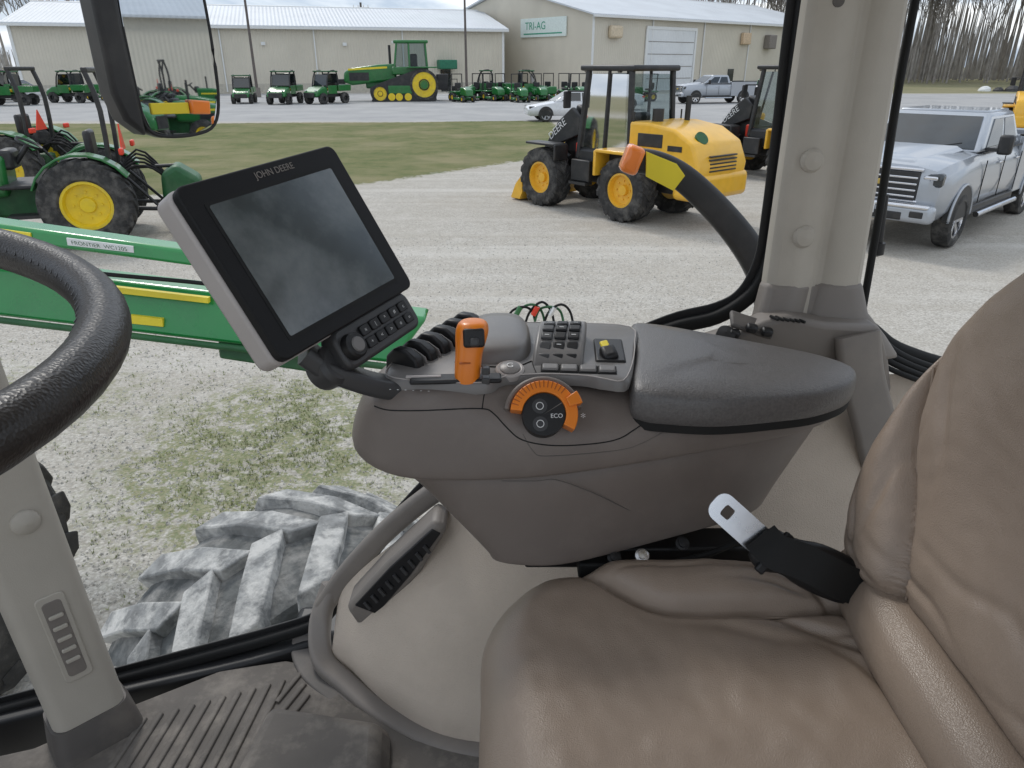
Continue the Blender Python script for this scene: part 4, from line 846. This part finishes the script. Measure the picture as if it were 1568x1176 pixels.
shed('metal_warehouse',(70,-30,0),R_(80),46,20,5.5,7.6)
# ================================================================ POLES
POLE=mat('pole_paint',(.12,.10,.09),.6)
def pole(loc,h,r=.13):
    begin('light_pole',loc)
    cyl('mast',(0,0,0),(0,0,h),r,POLE,10,r2=r*.6); cyl('base',(0,0,0),(0,0,.8),.3,TRIM,12)
    cyl('arm',(-1,0,h),(1,0,h),.05,BLKPT)
    for s in(1,-1): box('lamp_head',(s*1.1,0,h),(.6,.35,.15),BLKPT,.04)
pole((-22.9,69,0),13); pole((-4.3,73,0),13)
for x,y in((-46,118),(-23,122)):
    begin('utility_pole',(x,y,0)); cyl('mast',(0,0,0),(0,0,11.3),.16,TRIMD); box('crossarm',(0,0,10.6),(2.6,.12,.14),TRIMD)
    for k in(-1.1,-.4,.4,1.1): cyl('insulator',(k,0,10.65),(k,0,10.95),.06,WHITE_T,8)
# ================================================================ TREES
BARK=mat('winter_bark',(.30,.275,.25),.9,var=.25,vs=1.5)
def tree_pts(seed,h):
    rnd=random.Random(seed); segs=[]
    def br(p,d,l,r,lev):
        n=3 if lev<3 else 2
        for i in range(n):
            q=p+d*(l/n); segs.append((p,q,r*(1-i/n*.45),r*(1-(i+1)/n*.45)))
            if lev<4 and (i>0 or lev>0):
                for _ in range(2):
                    a=rnd.uniform(0,6.28); e=Vector((math.cos(a),math.sin(a),rnd.uniform(.3,1.3))).normalized()
                    br(q,(d*.8+e*.7).normalized(),l*rnd.uniform(.42,.62),r*.45,lev+1)
            p=q; d=(d+Vector((rnd.uniform(-.14,.14),rnd.uniform(-.14,.14),.03))).normalized()
    br(Vector((0,0,0)),Vector((0,0,1)),h,h*.010,0)
    return segs
TP=[]
for sd in range(5):
    S=tree_pts(sd,11); vs=[];fs=[]
    for a,b,r0,r1 in S:
        r0=max(r0,.026); r1=max(r1,.020)
        A,u,v=perp(b-a); k=len(vs)
        for p,r in((a,r0),(b,r1)):
            for t in(0,2.09,4.19): vs.append(p+u*r*math.cos(t)+v*r*math.sin(t))
        fs+=[(k,k+1,k+4,k+3),(k+1,k+2,k+5,k+4),(k+2,k,k+3,k+5)]
    me=bpy.data.meshes.new('bare_tree_mesh'); me.from_pydata([tuple(v) for v in vs],[],fs); me.materials.append(BARK); TP.append(me)
def treeline(name,rng,n):
    e=begin(name,(0,0,0))
    for i in range(n):
        x,y=rng(); o=bpy.data.objects.new('bare_tree_part',random.choice(TP)); COL.objects.link(o); o.parent=e
        o.location=(x,y,-.2); s=random.uniform(.9,1.6); o.scale=(s,s,s*random.uniform(.9,1.25)); o.rotation_euler=(0,0,random.uniform(0,6))
    return e
treeline('bare_tree_line',lambda:(random.uniform(45,165),random.uniform(118,150)),190)
treeline('bare_tree_line',lambda:(random.uniform(15,70),random.uniform(140,165)),50)
treeline('bare_tree_line',lambda:(random.uniform(-110,-60),random.uniform(105,150)),26)
treeline('bare_tree_line',lambda:(random.uniform(120,140),random.uniform(-80,40)),16)
begin('distant_woodland',(0,0,0))
rnd=random.Random(3)
for lay,(yy,n,col) in enumerate(((150,1300,(.36,.335,.31)),(162,1500,(.42,.40,.385)),(176,1900,(.48,.47,.46)))):  # farther layers paler: distance haze painted into the bark colour
    vs=[];fs=[]
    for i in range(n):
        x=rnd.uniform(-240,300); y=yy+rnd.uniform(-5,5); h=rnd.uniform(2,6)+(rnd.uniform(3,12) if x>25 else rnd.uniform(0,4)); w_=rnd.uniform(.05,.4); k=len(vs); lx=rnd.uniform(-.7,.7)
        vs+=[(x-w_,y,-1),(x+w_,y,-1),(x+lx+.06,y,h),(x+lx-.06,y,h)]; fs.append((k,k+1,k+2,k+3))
    obj('saplings',vs,fs,mat('sapling_hazed_bark_%d'%lay,col,1,var=.25,vs=.7,detail=6))
begin('brush_piles',(0,0,0))
for i in range(26):
    x=52+i*1.2+random.uniform(-.5,.5); y=84+random.uniform(-1,1); r=random.uniform(.3,.7)
    lathe('pile',(x,y,0),(random.uniform(-.2,.2),random.uniform(-.2,.2),1),[(r*1.3,0),(r*1.1,r*.5),(r*.6,r*.9),(0,r)],BLKPT if i%3 else WTRIM,7,smooth=False)
# ================================================================ GROUND
def lin(a,b,st): 
    n=int(round((b-a)/st)); return [a+(b-a)*i/n for i in range(n)]
xs=[-700,-300,-150,-90,-65]+lin(-50,40,.4)+lin(40,70,2)+[80,110,160,300,700]
yl=[-500,-150,-60,-25]+lin(-8,48,.4)+lin(48,90,1.5)+[90,100,115,130,160,230,400,900]
def inpoly(x,y,P):
    c=False;j=len(P)-1
    for i in range(len(P)):
        if (P[i][1]>y)!=(P[j][1]>y) and x<(P[j][0]-P[i][0])*(y-P[i][1])/(P[j][1]-P[i][1])+P[i][0]: c=not c
        j=i
    return c
def dpoly(x,y,P):
    m=1e9;j=len(P)-1
    for i in range(len(P)):
        ax,ay=P[j];bx,by=P[i];dx,dy=bx-ax,by-ay
        t=max(0,min(1,((x-ax)*dx+(y-ay)*dy)/(dx*dx+dy*dy+1e-9))); m=min(m,math.hypot(x-ax-dx*t,y-ay-dy*t)); j=i
    return m if inpoly(x,y,P) else -m
GP=[(-60,36.5),(-30,37.2),(-16,37.6),(-5,38.4),(.6,39.2),(2.0,38.5),(2.2,34),(1.6,26),(.6,22.8),(-1.6,20.2),(-3.5,17.9),(-7.4,16.3),(-14,15.0),(-25,14),(-60,12)]
def gz(x,y): return .03*noise.noise(Vector((x*.15,y*.15,0))) if abs(x)<60 and -10<y<60 else 0
vs=[];fs=[];att=[]
for y in yl:
    for x in xs:
        vs.append((x,y,gz(x,y)))
        g=0
        if -62<x<6 and 8<y<42: g=sstep(-1.1,1.1,dpoly(x,y,GP))
        pch=max(0,1-math.hypot((x+1.8)/1.5,(y-4.7)/1.9))*1.6
        pch=max(pch,.75*max(0,1-math.hypot((x+4.4)/2.2,(y-5.5)/1.4)))
        asp=sstep(38.2,39.4,y)*sstep(78,76,y)*sstep(60,50,x)
        asp=max(asp,sstep(33,38,y)*sstep(3,5,x)*sstep(78,76,y)*.8)
        fld=max(sstep(76,80,y),sstep(58,70,x)*sstep(40,50,y)) if x>28 or y>120 else (sstep(-62,-70,x))
        att.append((g,asp,min(1,pch),fld))
nx=len(xs)
for j in range(len(yl)-1):
    for i in range(nx-1): fs.append((j*nx+i,j*nx+i+1,(j+1)*nx+i+1,(j+1)*nx+i))
me=bpy.data.meshes.new('ground'); me.from_pydata(vs,[],fs)
ca=me.color_attributes.new('mask','FLOAT_COLOR','POINT')
for i,a in enumerate(att): ca.data[i].color=a
gr=bpy.data.objects.new('ground',me); COL.objects.link(gr)
m=bpy.data.materials.new('gravel_ground'); m.use_nodes=True; nt=m.node_tree;N=nt.nodes;L=nt.links; b=N['Principled BSDF']; b.inputs['Roughness'].default_value=.95; b.inputs['Specular IOR Level'].default_value=.15
tc=N.new('ShaderNodeTexCoord'); at=N.new('ShaderNodeVertexColor'); at.layer_name='mask'; sp=N.new('ShaderNodeSeparateColor'); L.new(at.outputs['Color'],sp.inputs[0])
def nz(sc,det=5,ro=.6,dist=0,vec=None):
    n=N.new('ShaderNodeTexNoise'); n.inputs['Scale'].default_value=sc; n.inputs['Detail'].default_value=det; n.inputs['Roughness'].default_value=ro; n.inputs['Distortion'].default_value=dist; L.new(vec or tc.outputs['Object'],n.inputs['Vector']); return n.outputs['Fac']
def mrg(i,a,b_,c=0,d=1):
    r=N.new('ShaderNodeMapRange'); r.inputs[1].default_value=a; r.inputs[2].default_value=b_; r.inputs[3].default_value=c; r.inputs[4].default_value=d; L.new(i,r.inputs[0]); return r.outputs[0]
def mixc(f,a,b_):
    x=N.new('ShaderNodeMix'); x.data_type='RGBA'
    for k,v in(('Factor',f),('A',a),('B',b_)):
        if isinstance(v,tuple): x.inputs[k].default_value=(*v,1)
        elif isinstance(v,float): x.inputs[k].default_value=v
        else: L.new(v,x.inputs[k])
    return x.outputs['Result']
def mth(op,a,b_):
    x=N.new('ShaderNodeMath'); x.operation=op; x.use_clamp=True
    for k,v in((0,a),(1,b_)):
        if isinstance(v,float): x.inputs[k].default_value=v
        else: L.new(v,x.inputs[k])
    return x.outputs[0]
vo=N.new('ShaderNodeTexVoronoi'); vo.inputs['Scale'].default_value=48; L.new(tc.outputs['Object'],vo.inputs['Vector'])
vb=N.new('ShaderNodeSeparateColor'); L.new(vo.outputs['Color'],vb.inputs[0])
grav=mixc(mrg(vb.outputs[0],0,1),(.37,.345,.305),(.58,.555,.505))
grav=mixc(mrg(vo.outputs['Distance'],.45,.8,0,.5),grav,(.23,.205,.17))
grav=mixc(mrg(nz(.45,6,.65),.35,.7,0,.55),grav,(.40,.365,.31))
grav=mixc(mrg(nz(2.6,5,.7),.5,.72,0,.4),grav,(.60,.575,.53))
mpt=N.new('ShaderNodeMapping'); mpt.inputs['Rotation'].default_value=(0,0,R_(-28)); mpt.inputs['Scale'].default_value=(.10,1.3,1); L.new(tc.outputs['Object'],mpt.inputs[0])
grav=mixc(mrg(nz(1.0,4,.55,0,mpt.outputs[0]),.52,.68,0,.35),grav,(.64,.62,.575))
grav=mixc(mrg(nz(1.4,4,.55,.3,mpt.outputs[0]),.55,.70,0,.35),grav,(.34,.305,.25))
gcol=mixc(mrg(nz(1.3,7,.7),.35,.65),(.12,.145,.055),(.23,.215,.105))
gcol=mixc(mrg(nz(30,2,.7),.3,.7,0,.5),gcol,(.08,.105,.035))
gcol=mixc(mrg(nz(.3,5,.6),.46,.66,0,.6),gcol,(.29,.25,.15))
asph=mixc(mrg(nz(.35,6,.65),.3,.7),(.33,.33,.33),(.44,.435,.425))
fld=mixc(mrg(nz(.12,5,.6),.3,.7),(.28,.25,.16),(.20,.20,.11))
c=mixc(sp.outputs[1],grav,asph)
gm=mrg(mth('ADD',sp.outputs[0],mrg(nz(3.5,7,.8),.2,.8,-.40,.40)),.44,.56)
c=mixc(gm,c,gcol)
pm=mrg(mth('MULTIPLY',sp.outputs[2],mrg(nz(6,7,.8),.42,.56)),.15,.55,0,.8)
c=mixc(pm,c,mixc(mrg(nz(40,2,.5),.4,.6),(.15,.18,.065),(.27,.26,.14)))
c=mixc(at.outputs['Alpha'],c,fld)
L.new(c,b.inputs['Base Color'])
bp=N.new('ShaderNodeBump'); bp.inputs['Strength'].default_value=.6; bp.inputs['Distance'].default_value=.012
L.new(mth('ADD',mrg(vo.outputs['Distance'],0,.7,.6,0),nz(14,3,.7)),bp.inputs['Height']); L.new(bp.outputs[0],b.inputs['Normal'])
me.materials.append(m)
rnd=random.Random(11); vs=[];fs=[]
for i in range(13000):
    y=3.0+9*rnd.random()**1.4; x=rnd.uniform(-.75,.45)*y*1.05; r=rnd.uniform(.006,.017); z=gz(x,y)
    k=len(vs); a=rnd.uniform(0,6.28); ca_,sa=math.cos(a)*r,math.sin(a)*r; q=rnd.uniform(.5,1)
    vs+=[(x+ca_,y+sa,z),(x-sa*q,y+ca_*q,z+.002),(x-ca_,y-sa,z),(x+sa*q,y-ca_*q,z),(x+ca_*.2,y+sa*.1,z+r*.9)]
    fs+=[(k,k+1,k+4),(k+1,k+2,k+4),(k+2,k+3,k+4),(k+3,k,k+4)]
begin('gravel_stones',(0,0,0)); obj('stones',vs,fs,mat('limestone_gravel',(.48,.455,.41),.9,var=.4,vs=45))
vs=[];fs=[]
for i in range(5200):
    if i<4200:
        x=-1.8+rnd.gauss(0,.55); y=4.8+rnd.gauss(0,.85)
    else: x=rnd.uniform(-6,-2.8); y=rnd.uniform(4.6,7)
    if noise.noise(Vector((x*3,y*3,2)))<-.02: continue
    z=gz(x,y)
    for j in range(4):
        a=rnd.uniform(0,6.28); h=rnd.uniform(.010,.032); l=rnd.uniform(.006,.03); k=len(vs); w_=.0022
        vs+=[(x-w_*math.sin(a),y+w_*math.cos(a),z),(x+w_*math.sin(a),y-w_*math.cos(a),z),(x+l*math.cos(a),y+l*math.sin(a),z+h)]; fs.append((k,k+1,k+2))
begin('grass_tufts',(0,0,0)); obj('blades',vs,fs,mat('grass_blade',(.24,.27,.11),.8,var=.4,vs=9))
# ================================================================ SKY, SUN, CAMERA
w=bpy.data.worlds.new('World'); SC.world=w; w.use_nodes=True; nt=w.node_tree;N=nt.nodes;L=nt.links
bg=N['Background']; sky=N.new('ShaderNodeTexSky'); sky.sky_type='NISHITA'; sky.sun_disc=False; sky.sun_elevation=R_(48); sky.sun_rotation=R_(-30)
tc=N.new('ShaderNodeTexCoord'); mp=N.new('ShaderNodeMapping'); mp.inputs['Scale'].default_value=(1,1,5); L.new(tc.outputs['Generated'],mp.inputs[0])
n1=N.new('ShaderNodeTexNoise'); n1.inputs['Scale'].default_value=4.2; n1.inputs['Detail'].default_value=8; n1.inputs['Roughness'].default_value=.55; n1.inputs['Distortion'].default_value=.3; L.new(mp.outputs[0],n1.inputs['Vector'])
cr=N.new('ShaderNodeValToRGB'); e=cr.color_ramp; e.elements[0].position=.40; e.elements[0].color=(3.4,4.2,5.4,1); e.elements[1].position=.60; e.elements[1].color=(8.8,9.0,9.2,1)
q=e.elements.new(.5); q.color=(5.8,6.4,7.2,1)
L.new(n1.outputs['Fac'],cr.inputs[0])
mx_=N.new('ShaderNodeMix'); mx_.data_type='RGBA'; mx_.inputs['Factor'].default_value=.88; L.new(sky.outputs[0],mx_.inputs['A']); L.new(cr.outputs[0],mx_.inputs['B']); L.new(mx_.outputs['Result'],bg.inputs[0]); bg.inputs[1].default_value=.145
sl=bpy.data.lights.new('sun','SUN'); sl.energy=1.4; sl.angle=R_(12); sl.color=(1,.96,.9); so=bpy.data.objects.new('sun',sl); COL.objects.link(so)
el=R_(48); az=R_(-30); dv_=Vector((math.sin(az)*math.cos(el),math.cos(az)*math.cos(el),math.sin(el))); so.rotation_euler=dv_.to_track_quat('Z','Y').to_euler(); so.location=(0,0,30)
cam=bpy.data.cameras.new('camera'); co=bpy.data.objects.new('camera',cam); COL.objects.link(co); SC.camera=co
cam.sensor_width=36; cam.lens=24.96; cam.clip_start=.02; cam.clip_end=2500
co.location=(0,0,EYE); co.rotation_euler=(R_(90-24.2),0,0)
SC.view_settings.view_transform='Standard'; SC.view_settings.look='None'; SC.view_settings.exposure=0
